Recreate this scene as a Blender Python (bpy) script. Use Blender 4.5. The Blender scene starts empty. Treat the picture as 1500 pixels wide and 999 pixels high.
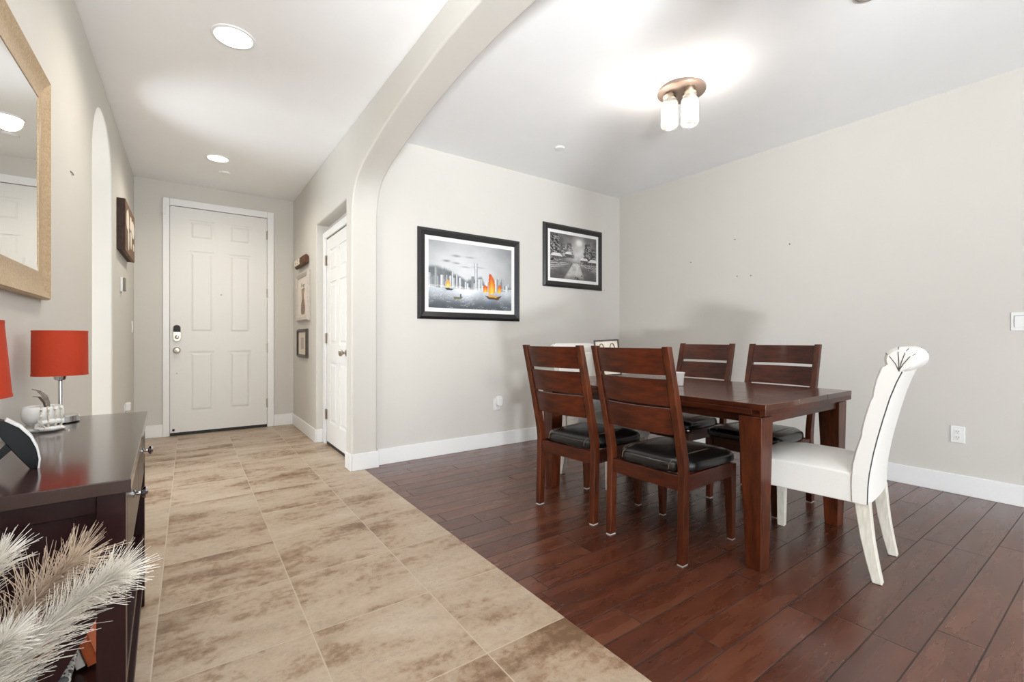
import bpy, bmesh, math, random
import numpy as np
from mathutils import Vector, Matrix

S = bpy.context.scene
COL = S.collection
PI = math.pi
R = math.radians

# ------------------------------------------------------------------ camera, world, light, exposure
cam = bpy.data.cameras.new('camera'); cam_o = bpy.data.objects.new('camera', cam); COL.objects.link(cam_o)
cam.sensor_width = 36; cam.lens = 16.0; cam.shift_y = -2.5/1500; cam.clip_start = 0.02
cam_o.location = (0, 0, 1.05); cam_o.rotation_euler = (PI/2, 0, -R(35.407))
S.camera = cam_o
vs = S.view_settings
vs.view_transform = 'Standard'; vs.look = 'None'; vs.gamma = 1; vs.use_curve_mapping = False
vs.exposure = 0.32

W = bpy.data.worlds.new('sky'); S.world = W; W.use_nodes = True
W.node_tree.nodes['Background'].inputs[0].default_value = (0.84, 0.92, 1.0, 1)
W.node_tree.nodes['Background'].inputs[1].default_value = 0.4

def area(name, loc, target, sx, sy, power, color=(1, 1, 1), spread=180):
    l = bpy.data.lights.new(name, 'AREA'); l.shape = 'RECTANGLE'; l.size = sx; l.size_y = sy
    l.energy = power; l.color = color; l.spread = R(spread)
    o = bpy.data.objects.new(name, l); COL.objects.link(o); o.location = loc
    o.rotation_euler = (Vector(target)-Vector(loc)).to_track_quat('-Z', 'Y').to_euler()
    return o
# daylight through the two glazed openings of the south wall, the passage window, and light thrown up by the sunny patio
area('daylight_window_west', (0.75, -4.45, 1.25), (0.75, 0, 1.25), 2.0, 2.2, 20, (0.86, 0.94, 1.0))
area('daylight_window_east', (3.2, -4.45, 1.25), (3.2, 0, 1.25), 1.9, 2.2, 20, (0.86, 0.94, 1.0))
area('daylight_passage', (-2.35, 4.1, 1.05), (0, 4.1, 1.05), 1.4, 1.5, 55, (0.86, 0.94, 1.0))
area('patio_bounce', (0.6, -6.0, 0.02), (0.6, -3.2, 2.4), 8.5, 2.4, 210, (0.86, 0.94, 1.0))
area('sun_patch_bounce', (-1.35, -3.6, 0.08), (3.0, 3.0, 3.2), 0.5, 0.38, 265, (0.90, 0.955, 1.0))
area('rear_ceiling_fill', (0.35, -0.75, 1.5), (0.8, 0.5, 2.755), 0.32, 0.32, 56, (0.92, 0.965, 1.0), 130)  # unseen fill light added behind the camera, aimed up to brighten the ceilings

# ------------------------------------------------------------------ node helpers and materials
def srgb(r, g, b):
    f = lambda c: (c/255/12.92) if c/255 <= 0.04045 else ((c/255+0.055)/1.055)**2.4
    return (f(r), f(g), f(b), 1)

class NT:
    def __init__(s, name):
        s.m = bpy.data.materials.new(name); s.m.use_nodes = True
        s.t = s.m.node_tree; s.p = s.t.nodes['Principled BSDF']
    def n(s, kind, **kw):
        nd = s.t.nodes.new(kind)
        for k, v in kw.items(): setattr(nd, k, v)
        return nd
    def put(s, sock, v):
        if hasattr(v, 'is_linked') or isinstance(v, bpy.types.NodeSocket): s.t.links.new(v, sock)
        else: sock.default_value = v
    def math(s, op, a, b=0.0, c=None):
        nd = s.n('ShaderNodeMath', operation=op); s.put(nd.inputs[0], a); s.put(nd.inputs[1], b)
        if c is not None: s.put(nd.inputs[2], c)
        return nd.outputs[0]
    def noise(s, vec, scale, detail=3, rough=0.5, dim='3D', w=None):
        nd = s.n('ShaderNodeTexNoise', noise_dimensions=dim); 
        if vec is not None: s.put(nd.inputs['Vector'], vec)
        nd.inputs['Scale'].default_value = scale; nd.inputs['Detail'].default_value = detail; nd.inputs['Roughness'].default_value = rough
        if w is not None: s.put(nd.inputs['W'], w)
        return nd.outputs[0]
    def white(s, vec):
        nd = s.n('ShaderNodeTexWhiteNoise', noise_dimensions='3D'); s.put(nd.inputs['Vector'], vec); return nd.outputs['Value']
    def xyz(s, vec):
        nd = s.n('ShaderNodeSeparateXYZ'); s.put(nd.inputs[0], vec); return nd.outputs[0], nd.outputs[1], nd.outputs[2]
    def comb(s, x, y, z):
        nd = s.n('ShaderNodeCombineXYZ'); s.put(nd.inputs[0], x); s.put(nd.inputs[1], y); s.put(nd.inputs[2], z); return nd.outputs[0]
    def obj(s): return s.n('ShaderNodeTexCoord').outputs['Object']
    def pos(s): return s.n('ShaderNodeNewGeometry').outputs['Position']
    def ramp(s, fac, stops):
        nd = s.n('ShaderNodeValToRGB'); s.put(nd.inputs[0], fac); e = nd.color_ramp.elements
        while len(e) < len(stops): e.new(0.5)
        for k, (p, c) in enumerate(stops): e[k].position = p; e[k].color = c
        return nd.outputs[0]
    def mix(s, fac, a, b, blend='MIX'):
        nd = s.n('ShaderNodeMix', data_type='RGBA', blend_type=blend); s.put(nd.inputs[0], fac); s.put(nd.inputs[6], a); s.put(nd.inputs[7], b); return nd.outputs[2]
    def bump(s, h, strength, dist=0.002):
        nd = s.n('ShaderNodeBump'); s.put(nd.inputs['Height'], h); nd.inputs['Strength'].default_value = strength; nd.inputs['Distance'].default_value = dist
        s.t.links.new(nd.outputs[0], s.p.inputs['Normal'])
    def mapr(s, v, a, b, c, d):
        nd = s.n('ShaderNodeMapRange'); s.put(nd.inputs[0], v)
        for k, x in enumerate((a, b, c, d)): nd.inputs[k+1].default_value = x
        return nd.outputs[0]

def plain(name, col, rough=0.5, metal=0.0, coat=0.0, spec=0.5, bump=0, bscale=60, var=0.0):
    k = NT(name); p = k.p
    p.inputs['Roughness'].default_value = rough; p.inputs['Metallic'].default_value = metal
    p.inputs['Coat Weight'].default_value = coat; p.inputs['Coat Roughness'].default_value = 0.12
    p.inputs['Specular IOR Level'].default_value = spec
    nz = k.noise(k.obj(), bscale, 3)
    lo = tuple(c*(1-var) for c in col[:3])+(1,); hi = tuple(min(1, c*(1+var)) for c in col[:3])+(1,)
    k.put(p.inputs['Base Color'], k.ramp(nz, [(0.3, lo), (0.7, hi)]))
    if bump: k.bump(nz, bump)
    return k.m

M = {}
def paint(name, col):
    k = NT(name); k.p.inputs['Roughness'].default_value = 0.75; k.p.inputs['Specular IOR Level'].default_value = 0.25
    pz = k.pos()
    a = k.noise(pz, 22, 4, 0.55); b = k.noise(pz, 5, 2)
    k.put(k.p.inputs['Base Color'], k.ramp(b, [(0.3, tuple(c*0.985 for c in col[:3])+(1,)), (0.7, col)]))
    k.bump(a, 0.22, 0.004)
    return k.m
M['wall'] = paint('wall_paint', srgb(212, 208, 201))
M['ceil'] = paint('ceiling_paint', srgb(247, 247, 247))
M['trim'] = plain('white_trim', srgb(240, 240, 239), 0.35, var=0.01)
M['door'] = plain('white_door', srgb(232, 230, 226), 0.4, var=0.01)
M['doorb'] = plain('white_closet_door', srgb(236, 235, 232), 0.4, var=0.01)
M['black'] = plain('black_rubber', srgb(24, 23, 23), 0.5)
M['glossblack'] = plain('black_plastic', srgb(9, 9, 10), 0.3, spec=0.2)
M['chrome'] = plain('chrome', srgb(215, 215, 215), 0.08, 1.0)
M['nickel'] = plain('brushed_nickel', srgb(176, 166, 152), 0.3, 1.0)
M['bronze'] = plain('bronze_metal', srgb(128, 110, 98), 0.45, 0.5)
M['plate'] = plain('white_plastic', srgb(238, 238, 236), 0.35)
M['greyplastic'] = plain('taupe_plastic', srgb(128, 118, 108), 0.45)
M['slot'] = plain('dark_slot', srgb(80, 80, 80), 0.5)
M['mat'] = plain('picture_mat', srgb(236, 235, 232), 0.6)
M['frameblack'] = plain('black_frame', srgb(34, 33, 34), 0.3, bump=0.1, var=0.2)
M['leather'] = plain('black_leather', srgb(22, 19, 19), 0.26, bump=0.25, bscale=90, var=0.3)
M['linen'] = plain('white_linen', srgb(226, 223, 217), 0.85, bump=0.3, bscale=420, var=0.03)
M['piping'] = plain('dark_piping', srgb(70, 66, 64), 0.7)
M['seam'] = plain('seam_thread', srgb(128, 104, 84), 0.7)
M['shade'] = plain('orange_shade_fabric', srgb(180, 52, 14), 0.8, bump=0.15, bscale=300, var=0.05)
M['ceramic'] = plain('white_ceramic', srgb(236, 234, 230), 0.25, coat=0.4)
M['bone'] = plain('aged_bone', srgb(214, 205, 190), 0.5, var=0.25, bscale=120)
M['feather'] = plain('grey_feather', srgb(120, 108, 100), 0.9, var=0.4, bscale=90)
M['espressotop'] = plain('espresso_wood_top', srgb(48, 24, 20), 0.17, coat=0.3, var=0.15, bscale=12)
M['espresso'] = plain('espresso_wood', srgb(40, 17, 18), 0.3, coat=0.04, spec=0.22, var=0.15, bscale=12)
M['plumewhite'] = plain('white_plume', srgb(246, 241, 232), 0.9, var=0.06)
M['plumebeige'] = plain('beige_plume', srgb(214, 194, 174), 0.9, var=0.12)
M['orangebook'] = plain('orange_cover', srgb(190, 92, 44), 0.5, var=0.1)
M['pinkbook'] = plain('salmon_cover', srgb(206, 140, 112), 0.5, var=0.08)
M['greybook'] = plain('grey_cover', srgb(92, 88, 88), 0.5, var=0.1)
M['whitebook'] = plain('cream_cover', srgb(228, 222, 212), 0.6, var=0.05)
M['pages'] = plain('paper_pages', srgb(230, 222, 206), 0.8, var=0.06, bscale=200)
M['terracotta'] = plain('stoneware', srgb(150, 130, 112), 0.6, var=0.1)
M['bark'] = plain('dark_bark', srgb(92, 58, 38), 0.7, bump=0.4, var=0.3, bscale=40)
M['paleletter'] = plain('pale_letter_paint', srgb(226, 214, 196), 0.6)
M['whitewash'] = plain('whitewashed_frame', srgb(196, 188, 178), 0.6, var=0.12, bscale=40)
M['darkwoodframe'] = plain('dark_brown_frame', srgb(58, 42, 34), 0.4, var=0.2, bscale=30)
M['rust'] = plain('rustic_boards', srgb(112, 82, 56), 0.65, bump=0.3, var=0.35, bscale=18)
M['rustdark'] = plain('rustic_board_edges', srgb(58, 36, 26), 0.7, var=0.3, bscale=30)
M['cream'] = plain('cream_paint', srgb(228, 218, 202), 0.6, var=0.04)
M['mirror'] = plain('mirror_glass', (0.93, 0.94, 0.93, 1), 0.01, 1.0)
M['felt'] = plain('pale_felt', srgb(190, 186, 182), 0.9)

def wood(name, dark, light, axis, rough=0.36, coat=0.08, scale=7.0, spec=0.32):
    k = NT(name); p = k.p
    p.inputs['Roughness'].default_value = rough; p.inputs['Coat Weight'].default_value = coat; p.inputs['Coat Roughness'].default_value = 0.15; p.inputs['Specular IOR Level'].default_value = spec
    mp = k.n('ShaderNodeMapping'); k.put(mp.inputs[0], k.obj())
    sc = [1.0, 1.0, 1.0]; 
    for a in range(3): sc[a] = scale*1.0 if a == axis else scale*6
    mp.inputs['Scale'].default_value = sc
    n1 = k.noise(mp.outputs[0], 1.0, 5, 0.62); n2 = k.noise(k.obj(), 5, 2)
    f = k.math('ADD', k.math('MULTIPLY', n1, 0.75), k.math('MULTIPLY', n2, 0.25))
    k.put(p.inputs['Base Color'], k.ramp(f, [(0.32, dark), (0.66, light)]))
    k.bump(n1, 0.12, 0.002)
    return k.m
M['cherryx'] = wood('cherry_wood_x', srgb(38, 11, 4), srgb(88, 36, 15), 0)
M['cherryy'] = wood('cherry_wood_y', srgb(38, 11, 4), srgb(88, 36, 15), 1)
M['cherryz'] = wood('cherry_wood_z', srgb(42, 14, 6), srgb(100, 46, 20), 2)
M['tabletop'] = wood('cherry_tabletop', srgb(48, 20, 11), srgb(92, 44, 25), 1, 0.2, 0.3, 6)
M['bleached'] = wood('bleached_oak', srgb(196, 190, 176), srgb(226, 221, 209), 2, 0.6, 0.0, 14)
M['champagne'] = wood('champagne_frame', srgb(160, 134, 102), srgb(196, 170, 136), 1, 0.45, 0.1, 24)

def tile_mat():
    k = NT('stone_tile'); pz = k.pos(); x, y, z = k.xyz(pz)
    P = 0.4545
    tx = k.math('DIVIDE', k.math('ADD', x, -0.36+P*20), P); ty = k.math('DIVIDE', k.math('ADD', y, -1.288+P*20), P)
    ix = k.math('FLOOR', tx); iy = k.math('FLOOR', ty); fx = k.math('FRACT', tx); fy = k.math('FRACT', ty)
    idv = k.comb(ix, iy, 0.0)
    r1 = k.white(idv); r2 = k.white(k.comb(iy, ix, 3.0))
    off = k.comb(k.math('MULTIPLY', r1, 37.0), k.math('MULTIPLY', r2, 53.0), 0.0)
    st = k.comb(k.math('MULTIPLY', x, 1.6), k.math('MULTIPLY', y, 3.4), 0.0)
    v = k.n('ShaderNodeVectorMath', operation='ADD'); k.put(v.inputs[0], st); k.put(v.inputs[1], off)
    big = k.noise(v.outputs[0], 1.0, 8, 0.62); fine = k.noise(pz, 26, 6, 0.72); med = k.noise(v.outputs[0], 3.3, 6, 0.68)
    f = k.math('ADD', k.math('MULTIPLY', big, 0.56), k.math('ADD', k.math('MULTIPLY', med, 0.24), k.math('MULTIPLY', fine, 0.26)))
    f = k.math('ADD', f, k.math('MULTIPLY', k.math('SUBTRACT', r1, 0.5), 0.05))
    col = k.ramp(f, [(0.42, srgb(114, 86, 62)), (0.475, srgb(148, 121, 96)), (0.515, srgb(172, 150, 127)), (0.66, srgb(196, 180, 160))])
    spots = k.math('GREATER_THAN', k.math('MULTIPLY', med, fine), 0.305)
    col = k.mix(k.math('MULTIPLY', spots, 0.22), col, srgb(100, 74, 56))
    g = 0.0045/P
    ex = k.math('MINIMUM', fx, k.math('SUBTRACT', 1.0, fx)); ey = k.math('MINIMUM', fy, k.math('SUBTRACT', 1.0, fy))
    e = k.math('MINIMUM', ex, ey); grout = k.math('LESS_THAN', e, g*0.5)
    col = k.mix(k.math('MULTIPLY', grout, 0.9), col, srgb(190, 174, 154))
    k.put(k.p.inputs['Base Color'], col)
    k.put(k.p.inputs['Roughness'], k.mapr(f, 0.3, 0.75, 0.46, 0.30))
    k.bump(k.math('ADD', k.math('MULTIPLY', f, 0.4), k.math('MULTIPLY', k.mapr(e, 0.0, g, 0.0, 1.0), 1.0)), 0.25, 0.002)
    return k.m
M['tile'] = tile_mat()

def plank_mat():
    k = NT('hardwood_planks'); pz = k.pos(); x, y, z = k.xyz(pz)
    P = 0.127
    ty = k.math('DIVIDE', k.math('ADD', y, -0.96+P*60), P); iy = k.math('FLOOR', ty); fy = k.math('FRACT', ty)
    ro = k.white(k.comb(iy, 7.0, 1.0)); L = 1.15
    tx = k.math('ADD', k.math('DIVIDE', k.math('ADD', x, 20.0), L), k.math('MULTIPLY', ro, 5.0)); ix = k.math('FLOOR', tx); fx = k.math('FRACT', tx)
    rid = k.white(k.comb(ix, iy, 2.0))
    gv = k.comb(k.math('ADD', k.math('MULTIPLY', x, 2.2), k.math('MULTIPLY', rid, 40.0)), k.math('MULTIPLY', y, 15.0), k.math('MULTIPLY', rid, 9.0))
    gr = k.noise(gv, 1.0, 6, 0.56); bl = k.noise(k.comb(k.math('ADD', x, k.math('MULTIPLY', rid, 20.0)), k.math('MULTIPLY', y, 2.2), 0.0), 4.0, 5, 0.6)
    f = k.math('ADD', k.math('MULTIPLY', gr, 0.62), k.math('MULTIPLY', bl, 0.38))
    f = k.math('ADD', f, k.math('MULTIPLY', k.math('SUBTRACT', rid, 0.5), 0.2))
    col = k.ramp(f, [(0.25, srgb(64, 31, 20)), (0.5, srgb(88, 46, 30)), (0.75, srgb(112, 66, 46))])
    ey = k.math('MULTIPLY', k.math('MINIMUM', fy, k.math('SUBTRACT', 1.0, fy)), P); ex = k.math('MULTIPLY', k.math('MINIMUM', fx, k.math('SUBTRACT', 1.0, fx)), L)
    e = k.math('MINIMUM', ex, ey)
    col = k.mix(k.math('MULTIPLY', k.math('LESS_THAN', e, 0.0024), 0.85), col, srgb(30, 17, 12))
    k.put(k.p.inputs['Base Color'], col)
    k.put(k.p.inputs['Roughness'], k.math('ADD', k.mapr(gr, 0.3, 0.7, 0.21, 0.33), k.math('MULTIPLY', k.math('LESS_THAN', e, 0.0024), 0.5)))
    k.p.inputs['Coat Weight'].default_value = 0.25; k.p.inputs['Coat Roughness'].default_value = 0.22
    wav = k.noise(k.comb(k.math('MULTIPLY', x, 7.0), k.math('MULTIPLY', y, 3.0), k.math('MULTIPLY', rid, 6.0)), 1.0, 2)
    h = k.math('ADD', k.math('MULTIPLY', wav, 0.8), k.math('ADD', k.math('MULTIPLY', gr, 0.05), k.mapr(e, 0.0, 0.005, 0.0, 0.8)))
    k.bump(h, 0.28, 0.003)
    return k.m
M['plank'] = plank_mat()

def bin_mat():
    k = NT('scroll_fabric'); n1 = k.n('ShaderNodeTexVoronoi', feature='DISTANCE_TO_EDGE'); n2 = k.noise(k.obj(), 30, 2)
    vm = k.n('ShaderNodeVectorMath', operation='ADD'); k.put(vm.inputs[0], k.obj()); k.put(vm.inputs[1], k.comb(k.math('MULTIPLY', n2, 0.06), k.math('MULTIPLY', n2, -0.05), k.math('MULTIPLY', n2, 0.04)))
    k.put(n1.inputs['Vector'], vm.outputs[0]); n1.inputs['Scale'].default_value = 60
    k.put(k.p.inputs['Base Color'], k.ramp(n1.outputs[0], [(0.10, srgb(222, 220, 216)), (0.16, srgb(86, 86, 88)), (0.5, srgb(120, 120, 122))]))
    k.p.inputs['Roughness'].default_value = 0.9
    return k.m
M['scroll'] = bin_mat()

def emis(name, col, st):
    k = NT(name); k.put(k.p.inputs['Base Color'], col); k.put(k.p.inputs['Emission Color'], col); k.p.inputs['Emission Strength'].default_value = st
    return k.m
M['led'] = emis('lit_diffuser', (1, 0.98, 0.95, 1), 6.0)
M['bulb'] = emis('lit_bulb', (1, 0.93, 0.82, 1), 9.0)
def glass_mat():
    k = NT('frosted_jar_glass'); p = k.p
    k.put(p.inputs['Base Color'], (1, 1, 1, 1)); p.inputs['Roughness'].default_value = 0.15; p.inputs['IOR'].default_value = 1.25
    p.inputs['Transmission Weight'].default_value = 0.9
    k.bump(k.noise(k.obj(), 40, 2), 0.2)
    p.inputs['Emission Color'].default_value = (1, 0.94, 0.84, 1); p.inputs['Emission Strength'].default_value = 0.0
    return k.m
M['jar'] = glass_mat()
def vcol_mat(name):
    k = NT(name); a = k.n('ShaderNodeVertexColor', layer_name='art'); k.put(k.p.inputs['Base Color'], a.outputs[0]); k.p.inputs['Roughness'].default_value = 0.55
    return k.m
M['art'] = vcol_mat('painted_canvas')

# ------------------------------------------------------------------ mesh helpers
class MB:
    def __init__(s): s.v = []; s.f = []
    def add(s, vs, fs):
        b = len(s.v); s.v += [tuple(p) for p in vs]; s.f += [tuple(b+i for i in f) for f in fs]; return s
    def hexa(s, p):   # bottom 4 ccw, top 4 ccw
        return s.add(p, [(3, 2, 1, 0), (4, 5, 6, 7), (0, 1, 5, 4), (1, 2, 6, 5), (2, 3, 7, 6), (3, 0, 4, 7)])
    def box(s, x0, x1, y0, y1, z0, z1):
        return s.hexa([(x0, y0, z0), (x1, y0, z0), (x1, y1, z0), (x0, y1, z0), (x0, y0, z1), (x1, y0, z1), (x1, y1, z1), (x0, y1, z1)])
    def taper(s, c0, w0, c1, w1):   # centre, (wx, wy) bottom / top
        (x, y, z), (a, b) = c0, w0; (X, Y, Z), (A, B) = c1, w1
        return s.hexa([(x-a/2, y-b/2, z), (x+a/2, y-b/2, z), (x+a/2, y+b/2, z), (x-a/2, y+b/2, z), (X-A/2, Y-B/2, Z), (X+A/2, Y-B/2, Z), (X+A/2, Y+B/2, Z), (X-A/2, Y+B/2, Z)])
    def rings(s, rings, cap=True, closed=True):
        n = len(rings[0]); b = len(s.v)
        for r in rings: s.v += [tuple(p) for p in r]
        for i in range(len(rings)-1):
            for j in range(n if closed else n-1):
                k = (j+1) % n; s.f.append((b+i*n+j, b+i*n+k, b+(i+1)*n+k, b+(i+1)*n+j))
        if cap:
            s.f.append(tuple(b+j for j in reversed(range(n)))); e = b+(len(rings)-1)*n; s.f.append(tuple(e+j for j in range(n)))
        return s
    def lathe(s, prof, n=24, c=(0, 0, 0), axis='z', cap=True):
        rr = []
        for r, h in prof:
            ring = []
            for j in range(n):
                a = 2*PI*j/n; u, w = r*math.cos(a), r*math.sin(a)
                p = {'z': (u, w, h), 'x': (h, u, w), 'y': (w, h, u)}[axis]
                ring.append((p[0]+c[0], p[1]+c[1], p[2]+c[2]))
            rr.append(ring)
        return s.rings(rr, cap)
    def tube(s, pts, rad, n=8, cap=True):
        pts = [Vector(p) for p in pts]; rr = []; up = None
        for i, p in enumerate(pts):
            t = (pts[min(i+1, len(pts)-1)]-pts[max(i-1, 0)]).normalized()
            if up is None: up = Vector((0, 0, 1)) if abs(t.z) < 0.9 else Vector((1, 0, 0))
            a = t.cross(up); a = a.normalized() if a.length > 1e-6 else Vector((1, 0, 0)); b = a.cross(t).normalized(); up = b
            r = rad[i] if isinstance(rad, (list, tuple)) else rad
            rr.append([tuple(p+a*r*math.cos(2*PI*j/n)+b*r*math.sin(2*PI*j/n)) for j in range(n)])
        return s.rings(rr, cap)
    def prism(s, poly, axis, a, b):   # poly in the other two axes (in xyz order)
        def P(q, h):
            return {'x': (h, q[0], q[1]), 'y': (q[0], h, q[1]), 'z': (q[0], q[1], h)}[axis]
        n = len(poly); return s.rings([[P(q, a) for q in poly], [P(q, b) for q in poly]])
    def sphere(s, c, r, n=14, m=9, sc=(1, 1, 1)):
        pr = [(max(1e-4, math.sin(PI*i/m)), -math.cos(PI*i/m)) for i in range(m+1)]
        rr = [[(c[0]+r*q*math.cos(2*PI*j/n)*sc[0], c[1]+r*q*math.sin(2*PI*j/n)*sc[1], c[2]+r*h*sc[2]) for j in range(n)] for q, h in pr]
        return s.rings(rr, False)
    def build(s, name, mat, parent=None, smooth=False, bevel=0.0, seg=2, sub=0, loc=None, kind=None):
        me = bpy.data.meshes.new(name); me.from_pydata(s.v, [], s.f); me.update()
        bm = bmesh.new(); bm.from_mesh(me); bmesh.ops.recalc_face_normals(bm, faces=bm.faces); bm.to_mesh(me); bm.free()
        me.materials.append(mat)
        o = bpy.data.objects.new(name, me); COL.objects.link(o)
        if parent is not None: o.parent = parent
        if loc: o.location = loc
        if smooth or bevel:
            me.polygons.foreach_set('use_smooth', [True]*len(me.polygons))
        if bevel:
            m = o.modifiers.new('bevel', 'BEVEL'); m.width = bevel; m.segments = seg; m.limit_method = 'ANGLE'; m.angle_limit = R(40); m.harden_normals = True
        elif smooth:
            me.set_sharp_from_angle(angle=R(38))
        if sub:
            m = o.modifiers.new('subdiv', 'SUBSURF'); m.levels = sub; m.render_levels = sub
        if kind: o['kind'] = kind
        return o

def tag(o, label, cat, group=None):
    o['label'] = label; o['category'] = cat
    if group: o['group'] = group
    return o
def thing(name, label, cat, loc=(0, 0, 0), rz=0.0, group=None):
    o = bpy.data.objects.new(name, None); COL.objects.link(o); o.location = loc; o.rotation_euler = (0, 0, rz); o.empty_display_size = 0.05
    return tag(o, label, cat, group)
def copy_tree(o, parent=None):
    c = o.copy(); COL.objects.link(c)
    if parent is not None: c.parent = parent
    for ch in list(o.children): copy_tree(ch, c)
    return c
def struct(o): o['kind'] = 'structure'; return o

# ------------------------------------------------------------------ the setting
XL, XE, XH0, XH1, YN, YE, ZC, YS = -0.465, 4.258, 1.058, 1.264, 3.741, 6.165, 2.755, -4.6
XT = 1.158
struct(MB().box(-4.3, XT, YS, YE+0.2, -0.08, 0).build('floor', M['tile']))
struct(MB().box(XT, XE+0.1, YS, YN+0.1, -0.08, 0.001).build('floor_wood', M['plank']))
struct(MB().box(-4.3, XE+0.2, YS-0.2, YE+0.2, ZC, ZC+0.1).build('ceiling', M['ceil']))
# left wall with an arched opening
def arc(cy, a, z0, b, n=20): return [(cy+a*math.cos(PI*i/n), z0+b*math.sin(PI*i/n)) for i in range(n+1)]
larch = arc(4.09, 0.448, 2.16, 0.41)
poly = [(YE+0.1, 0), (YE+0.1, ZC), (-0.9, ZC), (-0.9, 0), (3.642, 0)] + list(reversed(larch)) + [(4.538, 0)]
struct(MB().prism(poly, 'x', XL-0.2, XL).build('wall_left', M['wall'], bevel=0.012))
struct(MB().box(-2.6, -2.5, 2.9, 5.4, 0, ZC).box(-2.5, XL-0.2, 5.3, 5.4, 0, ZC).box(-2.5, XL-0.2, 2.9, 3.0, 0, ZC).build('wall_passage', M['wall']))
# hall right wall: dining arch, pillar and closet niche in one
ap = [(3.69, 1.93), (3.686, 2.06), (3.668, 2.15), (3.63, 2.23), (3.57, 2.292), (3.49, 2.335), (3.38, 2.375), (3.22, 2.412), (3.0, 2.458), (2.76, 2.497), (2.4, 2.538), (2.15, 2.556), (1.9, 2.562)]
def smoothp(p):
    out = []
    for i in range(len(p)-1):
        p0, p1, p2, p3 = p[max(i-1, 0)], p[i], p[i+1], p[min(i+2, len(p)-1)]
        for t in (0, 1/3, 2/3):
            out.append(tuple(0.5*(2*p1[k]+(p2[k]-p0[k])*t+(2*p0[k]-5*p1[k]+4*p2[k]-p3[k])*t*t+(-p0[k]+3*p1[k]-3*p2[k]+p3[k])*t**3) for k in (0, 1)))
    return out+[p[-1]]
half = smoothp(ap); cyA = 1.9035
full = half + [(2*cyA-y, z) for y, z in reversed(half[:-1])]
YJ = 2*cyA-3.69
poly = [(YE+0.1, 0), (YE+0.1, ZC), (-0.10, ZC), (-0.10, 0), (YJ, 0)] + list(reversed(full)) + [(3.69, 0), (3.85, 0), (3.85, 2.21), (4.92, 2.21), (4.92, 0)]
struct(MB().prism(poly, 'x', XH0, XH1).build('wall_hall_right', M['wall'], bevel=0.014, seg=3))
struct(MB().box(1.175, 1.262, 3.852, 4.918, 0, 2.208).build('wall_niche', M['wall']))
# entry wall with the door opening
DX0, DX1, DZ = -0.172, 0.776, 2.508
struct(MB().box(XL-0.2, DX0, YE, YE+0.15, 0, ZC).box(DX1, XH0+0.1, YE, YE+0.15, 0, ZC).box(DX0, DX1, YE, YE+0.15, DZ, ZC).build('wall_entry', M['wall']))
struct(MB().box(DX0-0.1, DX1+0.1, YE+0.15, YE+0.19, 0, ZC).build('wall_porch', M['wall']))
struct(MB().box(XH1, XE+0.1, YN, YN+0.1, 0, ZC).build('wall_north', M['wall']))
struct(MB().box(XE, XE+0.1, YS, YN, 0, ZC).build('wall_east', M['wall']))
# south wall behind the camera with two glazed openings
struct(MB().box(-4.3, -3.6, YS-0.1, YS, 0, ZC).box(-0.7, -0.4, YS-0.1, YS, 0, 2.4).box(1.85, 2.15, YS-0.1, YS, 0, 2.4).box(4.2, XE, YS-0.1, YS, 0, ZC).box(-3.6, 4.2, YS-0.1, YS, 2.4, ZC).build('wall_south', M['wall']))
struct(MB().box(-4.3, -4.2, YS, 2.9, 0, ZC).box(-4.2, XL-0.2, 2.8, 2.9, 0, ZC).build('wall_west', M['wall']))
# baseboards
BH, BT = 0.135, 0.013
def bb(name, segs):
    m = MB()
    for x0, x1, y0, y1 in segs: m.box(x0, x1, y0, y1, 0, BH)
    return struct(m.build(name, M['trim'], bevel=0.005))
bb('baseboard_entry', [(XL, -0.226, YE-BT, YE)]); bb('baseboard_entry_right', [(0.842, XH0, YE-BT, YE)])
bb('baseboard_hall', [(XH0-BT, XH0, 4.92-BT, YE-BT)]); bb('baseboard_niche', [(XH0, 1.118, 4.92-BT, 4.92)])
bb('baseboard_pillar', [(XH0-BT, XH0, 3.69-BT, 3.84), (XH0, XH1+BT, 3.69-BT, 3.69), (XH1, XH1+BT, 3.69, YN-BT)])
bb('baseboard_jamb', [(XH0-BT, XH0, -0.10, YJ+BT), (XH0, XH1+BT, YJ, YJ+BT), (XH1, XH1+BT, -0.10, YJ)])
bb('baseboard_north', [(XH1+BT, XE, YN-BT, YN)]); bb('baseboard_east', [(XE-BT, XE, YS, YN-BT)])
bb('baseboard_left', [(XL, XL+BT, -0.9, 3.64), (XL, XL+BT, 4.54, YE-BT)])

# door casings
struct(MB().box(-0.226, DX0+0.006, YE-0.02, YE, 0, 2.578).box(DX1-0.006, 0.842, YE-0.02, YE, 0, 2.578).box(DX0+0.006, DX1-0.006, YE-0.02, YE, DZ-0.006, 2.578).build('trim_1', M['trim'], bevel=0.006))
struct(MB().box(1.118, 1.14, 4.818, 4.919, 0, 2.128).box(1.118, 1.14, 3.93, 3.985, 0, 2.128).box(1.118, 1.14, 3.985, 4.818, 2.062, 2.128).build('trim_2', M['trim'], bevel=0.005))

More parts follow.
